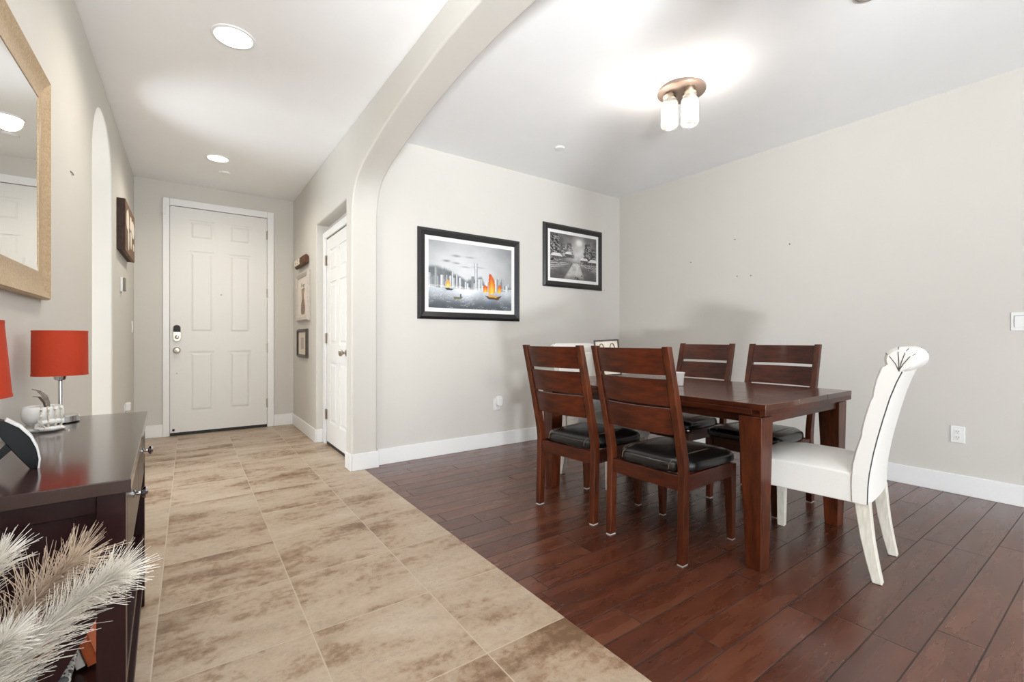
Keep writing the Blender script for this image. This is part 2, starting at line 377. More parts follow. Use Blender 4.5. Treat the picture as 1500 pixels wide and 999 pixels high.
def six_panel(name, w, h, cols, rows, mat, th=0.035):
    root = bpy.data.objects.new(name, None); COL.objects.link(root); root['kind'] = 'structure'
    m = MB(); xs = [0]+[c for p in cols for c in p]+[w]; zs = [0]+[c for p in rows for c in p]+[h]
    m.box(0, w, 0.008, th, 0, h)
    for i in range(0, len(xs), 2): m.box(xs[i], xs[i+1], 0, 0.008, 0, h)
    for x0, x1 in cols:
        for j in range(0, len(zs), 2): m.box(x0, x1, 0, 0.008, zs[j], zs[j+1])
        for z0, z1 in rows:
            a, b = 0.022, 0.04
            m.hexa([(x0+a, 0.008, z0+a), (x1-a, 0.008, z0+a), (x1-b, 0.001, z0+b), (x0+b, 0.001, z0+b), (x0+a, 0.008, z1-a), (x1-a, 0.008, z1-a), (x1-b, 0.001, z1-b), (x0+b, 0.001, z1-b)])
    m.build('door_panel', mat, root)
    return root
d1 = six_panel('door_1', 0.93, 2.463, [(0.168, 0.402), (0.54, 0.766)], [(0.212, 0.882), (1.085, 1.992), (2.12, 2.335)], M['door'])
d1.location = (-0.163, YE-0.008, 0.034)
MB().box(0, 0.93, 0.0, 0.04, -0.031, -0.001).build('door_sweep', M['black'], d1)
for z in (0.254, 0.91, 1.566, 2.262):
    MB().lathe([(0.006, z-0.055), (0.006, z+0.055)], 10, (0.935, -0.008, 0)).box(0.922, 0.93, -0.006, 0.0, z-0.05, z+0.05).build('hinge', M['nickel'], d1)
kn = MB().lathe([(0.034, 0), (0.034, -0.006), (0.02, -0.012)], 20, (0.059, 0, 0.897), 'y').build('knob_rosette', M['nickel'], d1, smooth=True)
MB().lathe([(0.012, -0.01), (0.012, -0.03), (0.027, -0.04), (0.03, -0.055), (0.024, -0.066), (0.002, -0.068)], 20, (0.059, 0, 0.897), 'y').build('door_knob', M['nickel'], kn, smooth=True)
def pill(cx, cz, r, hh, y0, y1, top=True, bot=True, n=12):
    p = []
    if top: p += [(cx+r*math.cos(PI*i/n), cz+hh+r*math.sin(PI*i/n)) for i in range(n+1)]
    else: p += [(cx+r, cz+hh), (cx-r, cz+hh)]
    if bot: p += [(cx-r*math.cos(PI*i/n), cz-hh-r*math.sin(PI*i/n)) for i in range(n+1)]
    else: p += [(cx-r, cz-hh), (cx+r, cz-hh)]
    return MB().prism(p, 'y', y0, y1)
lk = pill(0.061, 1.083, 0.035, 0.056, -0.022, 0).build('smart_lock', M['nickel'], d1, smooth=True, bevel=0.003)
pill(0.061, 1.118, 0.031, 0.022, -0.025, -0.021, True, False).build('lock_keypad', M['black'], lk)
MB().lathe([(0.021, -0.021), (0.021, -0.033), (0.017, -0.036), (0.001, -0.036)], 18, (0.061, 0, 1.04), 'y').build('thumb_turn', M['chrome'], lk, smooth=True)
MB().lathe([(0.009, 0.001), (0.009, -0.006), (0.001, -0.007)], 12, (0.467, 0, 1.522), 'y').build('peephole', M['nickel'], d1)
MB().lathe([(0.006, 0.001), (0.006, -0.004), (0.001, -0.005)], 10, (0.059, 0, 0.644), 'y').build('screw_cap', M['nickel'], d1)
MB().lathe([(0.012, 0.0), (0.012, -0.012), (0.001, -0.013)], 10, (0.03, 0, 0.03), 'y').build('door_stop', M['black'], d1)
MB().box(-0.063, -0.035, -0.036, -0.011, 2.36, 2.45).build('door_sensor', M['plate'], d1, bevel=0.004)

d2 = six_panel('door_2', 0.81, 2.02, [(0.115, 0.35), (0.46, 0.695)], [(0.2, 0.8), (0.97, 1.58), (1.68, 1.9)], M['doorb'])
d2.location = (1.135, 4.808, 0.03); d2.rotation_euler = (0, 0, -PI/2)
MB().box(0, 0.81, 0.0, 0.036, -0.028, -0.001).build('door_sweep', M['black'], d2)
for z in (0.27, 1.03, 1.81):
    MB().lathe([(0.007, z-0.05), (0.007, z+0.05)], 10, (-0.006, -0.012, 0)).box(0.0, 0.022, -0.004, 0, z-0.05, z+0.05).build('hinge', M['nickel'], d2)
kn = MB().lathe([(0.03, 0), (0.03, -0.006), (0.018, -0.012)], 20, (0.70, 0, 0.9), 'y').build('knob_rosette', M['nickel'], d2, smooth=True)
MB().lathe([(0.011, -0.01), (0.011, -0.03), (0.026, -0.04), (0.029, -0.055), (0.022, -0.066), (0.002, -0.068)], 20, (0.70, 0, 0.9), 'y').build('door_knob', M['nickel'], kn, smooth=True)

# ------------------------------------------------------------------ dining table
TX0, TX1, TY0, TY1 = 2.07, 3.062, 0.985, 2.565
tb = thing('dining_table', 'dark reddish-brown rectangular plank-top dining table among six chairs', 'table', ((TX0+TX1)/2, (TY0+TY1)/2, 0))
hx, hy = (TX1-TX0)/2, (TY1-TY0)/2
m = MB(); e = 0.15; g = 0.0012
n = 5; wpl = 2*hx/n
for i in range(n): m.box(-hx+i*wpl+g, -hx+(i+1)*wpl-g, -hy+e+g, hy-e-g, 0.736, 0.76)
for sgn in (-1, 1):
    for i in range(3):
        a, b = -hx+i*2*hx/3, -hx+(i+1)*2*hx/3
        y0, y1 = (-hy, -hy+e) if sgn < 0 else (hy-e, hy)
        m.box(a+g, b-g, y0+g, y1-g, 0.736, 0.76)
m.box(-hx+0.003, hx-0.003, -hy+0.003, hy-0.003, 0.73, 0.756)
m.build('tabletop', M['tabletop'], tb, bevel=0.002)
MB().box(-hx+0.003, hx-0.003, -hy+0.002, -hy+0.03, 0.709, 0.7345).box(-hx+0.003, hx-0.003, hy-0.03, hy-0.002, 0.709, 0.7345).box(-hx+0.001, -hx+0.03, -hy+0.062, hy-0.05, 0.709, 0.7345).box(hx-0.03, hx-0.001, -hy+0.03, hy-0.05, 0.709, 0.7345).build('edge_band', M['cherryy'], tb, bevel=0.002)
for name, b in (('apron', (-hx+0.11, hx-0.11, -hy+0.036, -hy+0.058, 0.664, 0.735)), ('apron', (-hx+0.11, hx-0.11, hy-0.058, hy-0.036, 0.664, 0.735))):
    MB().box(*b).build(name, M['cherryx'], tb, bevel=0.002)
for b in ((-hx+0.05, -hx+0.072, -hy+0.11, hy-0.11, 0.664, 0.735), (hx-0.072, hx-0.05, -hy+0.11, hy-0.11, 0.664, 0.735)):
    MB().box(*b).build('apron', M['cherryy'], tb, bevel=0.002)
for sx in (-1, 1):
    for sy in (-1, 1):
        w = 0.107
        cx, cy = sx*(hx-0.010-w/2), sy*(hy-0.022-w/2)
        MB().taper((cx+sx*0.001, cy+sy*0.008, 0), (0.078, 0.068), (cx, cy, 0.70), (w, w)).box(cx-0.04, cx+0.04, cy-0.04, cy+0.04, 0.69, 0.733).build('leg', M['cherryz'], tb, bevel=0.004)

# ------------------------------------------------------------------ brown ladder-back chairs (local +x is the way they face)
def make_chair():
    t = thing('dining_chair', '', 'chair', group='brown ladder-back dining chairs')
    HW = 0.232
    back = lambda z: -0.222 - (max(0, z-0.44)/0.575)**1.12*0.135 + (0.012*(1-z/0.44) if z < 0.44 else 0)*-1
    for s in (-1, 1):
        rr = []
        for z in (0.006, 0.15, 0.30, 0.42, 0.47, 0.55, 0.70, 0.85, 1.0, 1.016):
            x = back(z); d = 0.046 if z < 0.5 else 0.046-0.012*(z-0.5)/0.5
            y0, y1 = sorted((s*HW, s*(HW-0.035)))
            rr.append([(x-d/2, y0, z), (x+d/2, y0, z), (x+d/2, y1, z), (x-d/2, y1, z)])
        lg = MB().rings(rr).build('leg', M['cherryz'], t, bevel=0.004)
        y0, y1 = sorted((s*(HW-0.003), s*(HW-0.032)))
        x = back(0.0); MB().box(x-0.021, x+0.021, y0, y1, 0, 0.006).build('foot_pad', M['felt'], lg)
        c = s*(HW-0.024)
        lg = MB().taper((0.222, c, 0.006), (0.034, 0.032), (0.214, c-s*0.004, 0.40), (0.052, 0.046)).build('leg', M['cherryz'], t, bevel=0.003)
        MB().box(0.207, 0.237, c-0.014, c+0.014, 0, 0.006).build('foot_pad', M['felt'], lg)
        y0, y1 = sorted((s*(HW-0.006), s*(HW-0.028)))
        MB().box(-0.205, 0.195, y0, y1, 0.338, 0.412).build('side_rail', M['cherryx'], t, bevel=0.003)
    MB().box(0.2, 0.226, -HW+0.04, HW-0.04, 0.338, 0.412).build('front_rail', M['cherryy'], t, bevel=0.003)
    MB().box(-0.238, -0.212, -HW+0.034, HW-0.034, 0.338, 0.41).build('rear_rail', M['cherryy'], t, bevel=0.003)
    # seat: puffed leather pad, wider at the front
    st = [(0.001, 0.4125), (0.95, 0.4125), (0.99, 0.418), (1.0, 0.43), (0.995, 0.448), (0.965, 0.461), (0.88, 0.472), (0.65, 0.481), (0.35, 0.485), (0.001, 0.486)]
    rr = []
    N = 44
    for q, z in st:
        ring = []
        for j in range(N):
            a = 2*PI*j/N; ca, sa = math.cos(a), math.sin(a); k = 1/(abs(ca)**7+abs(sa)**7)**(1/7)
            x, y = 0.244*ca*k*q, sa*k*q
            y *= 0.226+0.014*max(-1, min(1, x/0.244))
            if x < -0.15: y *= 1-0.12*min(1, (-0.15-x)/0.05)
            ring.append((x+0.012, y, z))
        rr.append(ring)
    seat = MB().rings(rr, True).build('seat', M['leather'], t, smooth=True)
    for y in (-0.15, 0.15):
        MB().tube([(-0.2322, y*0.93, 0.43), (-0.228, y*0.93, 0.4525), (-0.212, y*0.94, 0.4655), (-0.16, y*0.96, 0.4765), (-0.05, y*0.98, 0.4815), (0.08, y, 0.4815), (0.17, y, 0.4765), (0.235, y, 0.4665), (0.252, y, 0.449)], 0.0013, 5).build('seam', M['seam'], seat)
    for z0, z1 in ((0.602, 0.728), (0.74, 0.866), (0.884, 1.008)):
        rr = []
        for k in range(13):
            u = -1+2*k/12; y = u*(HW-0.03); bow = 0.032*(1-u*u)
            sec = []
            xa, xb = back(z0)-bow, back(z1)-bow
            th = 0.010
            rr.append([(xa-th, y, z0), (xa+th, y, z0), (xb+th, y, z1), (xb-th, y, z1)])
        MB().rings(rr).build('slat', M['cherryy'], t, bevel=0.003)
    return t
ch = make_chair()
spots = [((2.098, 1.485), R(1.5), 'nearest brown wooden ladder-back chair with black seat, on the hall side of the table'),
         ((2.085, 2.075), R(6.0), 'brown wooden ladder-back chair behind the nearest chair, on the hall side below the moonlit picture'),
         ((3.04, 1.495), R(180), 'brown wooden ladder-back chair across the table beside the white tall-back chair'),
         ((3.062, 2.09), R(180), 'brown wooden ladder-back chair across the table, beyond the white cup')]
for i, ((x, y), rz, lab) in enumerate(spots):
    o = ch if i == 0 else copy_tree(ch)
    o.location = (x, y, 0.001); o.rotation_euler = (0, 0, rz); o['label'] = lab

# ------------------------------------------------------------------ white upholstered chairs (local +y is the way they face)
def make_parsons():
    t = thing('upholstered_chair', '', 'chair', group='white upholstered roll-back chairs')
    HW = 0.218
    for s in (-1, 1):
        rr = []
        for z, y, d in ((0.001, -0.243, 0.036), (0.08, -0.226, 0.042), (0.18, -0.208, 0.048), (0.28, -0.196, 0.054), (0.345, -0.19, 0.056)):
            x0, x1 = sorted((s*(HW-0.008), s*(HW-0.048)))
            rr.append([(x0, y-d/2, z), (x1, y-d/2, z), (x1, y+d/2, z), (x0, y+d/2, z)])
        MB().rings(rr).build('leg', M['bleached'], t, bevel=0.004)
        MB().taper((s*(HW-0.03), 0.245, 0.001), (0.036, 0.036), (s*(HW-0.03), 0.243, 0.345), (0.046, 0.046)).build('leg', M['bleached'], t, bevel=0.003)
    # seat block with crowned top
    rr = []
    for x, dz, iy in ((-HW, 0.0, 0.004), (-HW+0.012, 0.012, 0), (-HW+0.06, 0.03, 0), (-0.1, 0.042, 0), (0, 0.047, 0), (0.1, 0.042, 0), (HW-0.06, 0.03, 0), (HW-0.012, 0.012, 0), (HW, 0.0, 0.004)):
        f = 0.0 if dz < 0.001 else 1.0
        sec = [(-0.17, 0.33), (0.272-iy, 0.33), (0.28-iy, 0.36), (0.28-iy, 0.43+f*0.002), (0.268-iy, 0.450+dz*0.25), (0.22, 0.458+dz*0.7), (0.10, 0.46+dz), (-0.04, 0.46+dz*0.95), (-0.17, 0.455+dz*0.6)]
        rr.append([(x, y, z) for y, z in sec])
    MB().rings(rr).build('seat', M['linen'], t, bevel=0.006)
    # back: side profile swept across the width, scalloped front, scrolled top
    front = [(-0.152, 0.335), (-0.150, 0.42), (-0.155, 0.50), (-0.167, 0.56), (-0.182, 0.615), (-0.187, 0.632), (-0.189, 0.66), (-0.201, 0.72), (-0.218, 0.785), (-0.226, 0.802), (-0.228, 0.825), (-0.239, 0.88), (-0.256, 0.93)]
    rear = [(-0.215, 0.335), (-0.217, 0.41), (-0.222, 0.47), (-0.236, 0.56), (-0.25, 0.63), (-0.268, 0.71), (-0.29, 0.80), (-0.312, 0.87), (-0.33, 0.915)]
    cy, cz, r = -0.318, 0.965, 0.056
    a0, a1 = R(-28), R(258)
    roll = [(cy+r*math.cos(a0+(a1-a0)*i/18), cz+r*math.sin(a0+(a1-a0)*i/18)*0.95) for i in range(19)]
    def section(x):
        e = min(1.0, (HW+0.0-abs(x))/0.02); bul = 0.016*(1-(x/HW)**2); sh = 0.006*(1-max(0.0, e))
        F = [(y+bul-sh, z) for y, z in front]; Rr = [(y-bul*0.5+sh, z) for y, z in rear]
        q = 0.62+0.38*math.sqrt(max(0.0, min(1.0, (HW+0.012-abs(x))/0.04))); RL = [(cy+(y-cy)*q, cz-0.012+(z-cz+0.012)*q) for y, z in roll]
        return [(x, y, z) for y, z in F+RL+list(reversed(Rr))]
    xs = [-HW-0.008, -HW, -HW+0.008, -HW+0.02]+[-HW+0.02+(2*HW-0.04)*i/10 for i in range(1, 10)]+[HW-0.02, HW-0.008, HW, HW+0.008]
    bk = MB().rings([section(x) for x in xs]).build('backrest', M['linen'], t, smooth=True)
    for s in (-1, 1):
        X = s*(HW+0.002); hub = (s*(HW+0.009), cy+0.002, cz-0.046)
        pp = MB().tube([(X, y+0.004, z) for y, z in rear]+[hub], 0.0024, 6).build('piping', M['piping'], bk)
        for a in (R(152), R(118), R(84), R(30)):
            f = lambda q, dx: (s*(HW+dx), cy+r*q*math.cos(a), cz-0.012+(r*math.sin(a)*0.95+0.012)*q)
            MB().tube([hub, (s*(HW+0.0095), cy+0.25*r*math.cos(a), cz-0.026+0.3*r*math.sin(a)), f(0.66, 0.0085), f(0.80, 0.001), f(0.9, -0.008), f(0.985, -0.018)], 0.0015, 5).build('pleat', M['piping'], bk)
    return t
pc = make_parsons()
pc.location = (2.578, 0.948, 0.001); pc.rotation_euler = (0, 0, R(7)); pc['label'] = 'white upholstered chair with rolled back standing clear at the near end of the table'
p2 = copy_tree(pc); p2.location = (2.57, 2.432, 0.001); p2.rotation_euler = (0, 0, R(180)); p2['label'] = 'white upholstered chair pushed in at the far end of the table, behind the brown chairs'

# ------------------------------------------------------------------ painted pictures (rasters computed here, laid on dense grids)
def fbm(u, v, f, seed, octs=4):
    rs = np.random.RandomState(seed); out = np.zeros_like(u); a = 1.0; tot = 0
    for o in range(octs):
        n = int(f*2**o)+3; g = rs.rand(n+2, n+2)
        x = u*n; y = v*n; i = np.clip(x.astype(int), 0, n); j = np.clip(y.astype(int), 0, n); fx = x-i; fy = y-j
        fx = fx*fx*(3-2*fx); fy = fy*fy*(3-2*fy)
        out += a*((g[j, i]*(1-fx)+g[j, i+1]*fx)*(1-fy)+(g[j+1, i]*(1-fx)+g[j+1, i+1]*fx)*fy); tot += a; a *= 0.55
    return out/tot
def lay(img, mask, col):
    mk = np.clip(mask, 0, 1)[..., None]; img[:] = img*(1-mk)+np.array(col, float)*mk
def ss(e0, e1, x): t = np.clip((x-e0)/(e1-e0), 0, 1); return t*t*(3-2*t)
def poly_mask(u, v, pts):
    m = np.zeros(u.shape, bool); n = len(pts)
    for i in range(n):
        (x0, y0), (x1, y1) = pts[i], pts[(i+1) % n]
        c = ((y0 > v) != (y1 > v)) & (u < (x1-x0)*(v-y0)/((y1-y0) or 1e-9)+x0); m ^= c
    return m.astype(float)
def art_mesh(name, parent, x0, x1, z0, z1, y, nx, nz, fn):
    U, V = np.meshgrid(np.linspace(0, 1, nx), np.linspace(0, 1, nz)); img = np.ones((nz, nx, 3))*200.0
    fn(U, V, img); img = np.clip(img, 0, 255)/255
    lin = np.where(img <= 0.04045, img/12.92, ((img+0.055)/1.055)**2.4)
    vs_ = [(x0+(x1-x0)*i/(nx-1), y, z0+(z1-z0)*j/(nz-1)) for j in range(nz) for i in range(nx)]
    fs = [(j*nx+i, j*nx+i+1, (j+1)*nx+i+1, (j+1)*nx+i) for j in range(nz-1) for i in range(nx-1)]
    me = bpy.data.meshes.new(name); me.from_pydata(vs_, [], fs); me.update()
    ca = me.color_attributes.new('art', 'FLOAT_COLOR', 'POINT')
    buf = np.ones((nx*nz, 4)); buf[:, :3] = lin.reshape(-1, 3); ca.data.foreach_set('color', buf.ravel())
    me.materials.append(M['art']); o = bpy.data.objects.new(name, me); COL.objects.link(o); o.parent = parent
    return o
def harbour(u, v, im):
    n = fbm(u, v, 4, 1, 5)
    sky = 216-66*((np.abs(u-0.42)/0.62)**2+((v-0.62)/0.55)**2*np.where(v > 0.62, 1.0, 0.1))+(n-0.5)*26
    for c, k in enumerate((0, 1, 3)): im[..., c] = sky+k
    for (cx, cy, w, h, s) in ((0.31, 0.80, 0.055, 0.018, .5), (0.47, 0.80, 0.06, 0.014, .4), (0.2, 0.71, 0.045, 0.018, .55), (0.31, 0.69, 0.045, 0.015, .5), (0.42, 0.645, 0.06, 0.010, .4), (0.55, 0.66, 0.05, 0.010, .4), (0.61, 0.655, 0.04, 0.008, .35)):
        lay(im, s*np.exp(-(((u-cx)/w)**2+((v-cy)/h)**2)*1.3)*(0.6+n), (96, 97, 102))
    hill = 0.53+0.09*np.sin(u*9+0.6)*(u < 0.66)+(fbm(u, v*0+0.3, 9, 5)-0.5)*0.12-0.32*ss(0.6, 0.7, u)+0.16*ss(0.74, 0.84, u)
    lay(im, ss(0.02, -0.05, v-hill)*(v > 0.3)*0.95*(0.6+0.7*fbm(u, v, 14, 8)), (104, 108, 112))
    rs = random.Random(4)
    def tower(x, w, top, tone):
        b = (np.abs(u-x) < w/2)*(v < top)*(v > 0.30)
        lay(im, b*0.95, (tone, tone+2, tone+4)); lay(im, b*(u > x+w*0.15)*0.5, (120, 124, 130)); lay(im, b*(np.abs(u-x+w/2) < 0.003)*0.8, (70, 74, 80))
        lay(im, b*(np.sin(v*320) > 0.3)*0.18, (90, 92, 96))
    for k in range(62):
        x = rs.random()*0.68 if k < 44 else 0.78+rs.random()*0.21
        tower(x, 0.016+rs.random()*0.026, 0.37+rs.random()*0.15, rs.choice((228, 236, 222, 196, 150)))
    for x, w, tp, tn in ((0.08, 0.03, 0.60, 170), (0.265, 0.022, 0.565, 238), (0.315, 0.022, 0.53, 236), (0.545, 0.036, 0.72, 226), (0.815, 0.03, 0.50, 150), (0.86, 0.03, 0.46, 140), (0.2, 0.02, 0.5, 200)): tower(x, w, tp, tn)
    lay(im, (v < 0.345)*(v > 0.29)*0.7*ss(0.35, 0.6, fbm(u*1.0, v*3 % 1, 30, 3)), (240, 240, 238))
    wv = fbm(u, np.clip(v*1.0, 0, 1), 10, 11, 4)
    wat = ss(0.315, 0.29, v); wcol = 196-110*ss(0.30, 0.0, v)+60*np.exp(-((u-0.43)/0.14)**2)*ss(0, 0.3, v)+(wv-0.5)*30
    for c, k in enumerate((-6, -1, 6)): im[..., c] = im[..., c]*(1-wat)+(wcol+k)*wat
    lay(im, wat*(np.sin(v*300+wv*18) > 0.86)*0.5*(wv > 0.5), (236, 238, 240))
    def sail(pts, c0, c1):
        m = poly_mask(u, v, pts); zs = [p[1] for p in pts]; t = ss(min(zs), max(zs), v)[..., None]
        xs = [p[0] for p in pts]; q = np.clip(np.abs(u-(min(xs)+max(xs))/2-0.0)/((max(xs)-min(xs))/2), 0, 1)[..., None]
        t = np.clip(0.75*t+0.4*q, 0, 1); col = np.array(c0, float)*(1-t)+np.array(c1, float)*t; im[:] = im*(1-m[..., None])+col*m[..., None]
    Y, Rd = (250, 214, 70), (196, 62, 24)
    sail([(0.70, 0.25), (0.695, 0.40), (0.71, 0.585), (0.74, 0.56), (0.775, 0.48), (0.785, 0.38), (0.78, 0.27)], Y, Rd)
    sail([(0.635, 0.27), (0.632, 0.36), (0.655, 0.395), (0.685, 0.37), (0.685, 0.28)], Y, Rd); sail([(0.815, 0.28), (0.82, 0.37), (0.845, 0.42), (0.865, 0.38), (0.86, 0.28)], Y, Rd)
    lay(im, poly_mask(u, v, [(0.65, 0.225), (0.70, 0.175), (0.82, 0.165), (0.875, 0.24), (0.82, 0.215), (0.72, 0.21)]), (84, 56, 34)); lay(im, poly_mask(u, v, [(0.70, 0.205), (0.80, 0.20), (0.82, 0.22), (0.70, 0.25)]), (214, 160, 70))
    lay(im, np.exp(-(((u-0.71)/0.02)**2+((v-0.13)/0.012)**2)), (70, 130, 190))
    sail([(0.185, 0.32), (0.195, 0.39), (0.215, 0.435), (0.235, 0.40), (0.245, 0.32)], (252, 226, 120), (226, 132, 40))
    lay(im, poly_mask(u, v, [(0.175, 0.305), (0.20, 0.275), (0.26, 0.275), (0.285, 0.30)]), (60, 62, 66)); lay(im, poly_mask(u, v, [(0.27, 0.18), (0.29, 0.14), (0.36, 0.145), (0.39, 0.185), (0.33, 0.175)]), (118, 110, 84))
    lay(im, (np.abs(u-0.36) < 0.008)*(v > 0.175)*(v < 0.225), (52, 56, 90))
def moonlit(u, v, im):
    n = fbm(u, v, 6, 21, 5); n2 = fbm(u, v, 18, 22, 3)
    b = 92+112*np.exp(-(((u-0.6)/0.26)**2+((v-0.62)/0.3)**2))+(n-0.5)*60
    for c, k in enumerate((3, 0, -1)): im[..., c] = b+k
    lay(im, np.exp(-(((u-0.61)/0.07)**2+((v-0.85)/0.075)**2)**2), (250, 248, 242)); lay(im, 0.5*np.exp(-(((u-0.61)/0.14)**2+((v-0.85)/0.14)**2)), (214, 210, 206))
    for cx, w, top, bot, s in ((0.1, 0.11, 1.0, 0.36, .9), (0.02, 0.08, 1.0, 0.34, .8), (0.4, 0.09, 0.84, 0.5, .6), (0.8, 0.10, 0.88, 0.38, .8), (0.93, 0.08, 0.78, 0.36, .7), (0.27, 0.08, 0.8, 0.48, .45)):
        edge = w*(1.0-0.6*np.clip((v-bot)/(top-bot), 0, 1))*(0.6+0.9*n2); lay(im, ss(1.2, 0.8, np.abs(u-cx)/edge)*ss(bot-0.03, bot, v)*ss(top, top-0.05, v)*s, (46, 43, 44))
        lay(im, ss(1.1, 0.7, np.abs(u-cx-0.02)/edge)*ss(bot, bot+0.05, v)*ss(top, top-0.1, v)*(np.sin(v*70+n2*14+u*30) > 0.3)*0.7, (206, 203, 201))
    for cx, cz, w, h in ((0.38, 0.56, 0.08, 0.06), (0.13, 0.49, 0.13, 0.07), (0.72, 0.46, 0.1, 0.06), (0.92, 0.44, 0.1, 0.07)):
        lay(im, poly_mask(u, v, [(cx-w, cz), (cx-w*0.5, cz+h), (cx+w*0.6, cz+h*0.9), (cx+w, cz)])*0.9, (232, 229, 227)); lay(im, ((np.abs(u-cx) < w*0.8)*(v < cz)*(v > cz-h*0.8))*0.8, (58, 54, 55))
        lay(im, ((np.abs(u-cx) < w*0.8)*(v < cz)*(v > cz-h*0.8)*(np.sin(u*150) > 0.4))*0.5, (168, 162, 160))
    for sgn, x0 in ((-1, 0.42), (1, 0.58)):
        bank = (sgn*(u-x0) > 0)*ss(0.40, 0.36, v)*ss(0.02, 0.12, v-0.28+sgn*(u-x0)*0.42)
        lay(im, bank*0.6, (96, 92, 92)); lay(im, bank*(np.sin(v*150+u*20*sgn+n2*8) > 0.1)*0.75, (206, 203, 201))
    road = ss(1.0, 0.75, np.abs(u-0.55+0.12*(0.4-v))/(0.07+0.5*np.clip(0.38-v, 0, 1)))*(v < 0.38); lay(im, road*0.8*(0.55+0.7*n2), (222, 219, 214))
    lay(im, ss(0.14, 0.0, v)*0.55, (84, 80, 80)); lay(im, (n2 > 0.62)*(v < 0.12)*(np.abs(u-0.6) < 0.16)*0.7, (60, 56, 56))
    lay(im, (v < 0.4)*(v > 0.36)*(np.sin(u*160) > 0.2)*(np.abs(u-0.5) < 0.22)*0.5, (70, 66, 66))
def framed(name, label, loc, w, h, fw, depth, fmat, mat_w, art, nx, nz, rz=0.0, artmargin=None, group=None, stand=False):
    """frame with mitred sloping bars; local x across, local -y toward the room, origin at the middle of its back"""
    t = thing(name, label, 'picture', loc, rz, group)
    for k in range(4):
        a, b = w/2, h/2; ia, ib = a-fw, b-fw; d = depth; q = 0.35
        O = [(-a, -b), (a, -b), (a, b), (-a, b)]; I = [(-ia, -ib), (ia, -ib), (ia, ib), (-ia, ib)]
        Md = [(O[i][0]+(I[i][0]-O[i][0])*q, O[i][1]+(I[i][1]-O[i][1])*q) for i in range(4)]
        i, j = k, (k+1) % 4
        sec = lambda z: [(O[z][0], 0, O[z][1]), (O[z][0], -d*0.45, O[z][1]), (Md[z][0], -d, Md[z][1]), (I[z][0], -d*0.55, I[z][1]), (I[z][0], 0, I[z][1])]
        MB().rings([sec(i), sec(j)]).build('frame_bar', fmat, t, bevel=0.0015)
    ia, ib = w/2-fw, h/2-fw
    MB().box(-ia-0.004, ia+0.004, -depth*0.38, -0.002, -ib-0.004, ib+0.004).build('picture_mat', mat_w, t)
    if art:
        g = artmargin; art_mesh('picture_print', t, -ia+g, ia-g, -ib+g, ib-g, -depth*0.38-0.001, nx, nz, art)
    return t
def fr(xa, xb, za, zb): return ((xa+xb)/2, (za+zb)/2, xb-xa, zb-za)
cx, cz, w, h = fr(1.637, 2.745, 1.232, 2.044)
framed('framed_picture', 'large black-framed harbour painting with orange-sailed boats on the far dining wall', (cx, YN, cz), w, h, 0.066, 0.03, M['frameblack'], M['mat'], harbour, 220, 150, 0, 0.036)
cx, cz, w, h = fr(3.055, 3.942, 1.616, 2.298)
framed('framed_picture', 'smaller black-framed moonlit village painting in greys near the room corner', (cx, YN, cz), w, h, 0.062, 0.03, M['frameblack'], M['mat'], moonlit, 170, 130, 0, 0.034)
def figure(u, v, im):
    im[:] = (232, 224, 212); n = fbm(u, v, 8, 31, 4)
    wd = 0.17+0.06*np.sin(v*9)+0.05*(n-0.5)
    lay(im, ss(1.15, 0.8, np.abs(u-0.52)/wd)*(v < 0.74)*0.9, (150, 118, 92)); lay(im, ss(1.1, 0.6, np.abs(u-0.52)/wd)*(v < 0.42)*0.7*(0.5+n), (92, 62, 44))
    lay(im, (np.abs(u-0.55) < 0.15)*(v > 0.72)*(v < 0.86)*(n > 0.44), (120, 104, 92)); lay(im, poly_mask(u, v, [(0.33, 0.8), (0.37, 0.97), (0.43, 0.8)]), (120, 110, 104))
    lay(im, (n > 0.56)*ss(1.0, 0.7, np.abs(u-0.5)/wd)*(v < 0.72)*0.5, (206, 184, 160))
cx, cz, w, h = fr(5.19, 5.84, 1.25, 1.795)
framed('framed_picture', 'whitewashed shadow-box picture of a brown figure, middle of three on the hall wall', (XH0, cx, cz), w, h, 0.05, 0.035, M['whitewash'], M['cream'], figure, 40, 70, -PI/2, 0.03)
def sketch(u, v, im):
    im[:] = (222, 210, 192); n = fbm(u, v, 10, 41, 3); lay(im, (np.abs(u-0.5) < 0.2)*(np.abs(v-0.5) < 0.3)*(0.5+0.6*n), (168, 158, 148))
cx, cz, w, h = fr(5.29, 5.80, 0.845, 1.165)
framed('framed_picture', 'small dark-framed print with beige mat, lowest of three on the hall wall', (XH0, cx, cz), w, h, 0.035, 0.03, M['darkwoodframe'], M['cream'], sketch, 40, 50, -PI/2, 0.02)
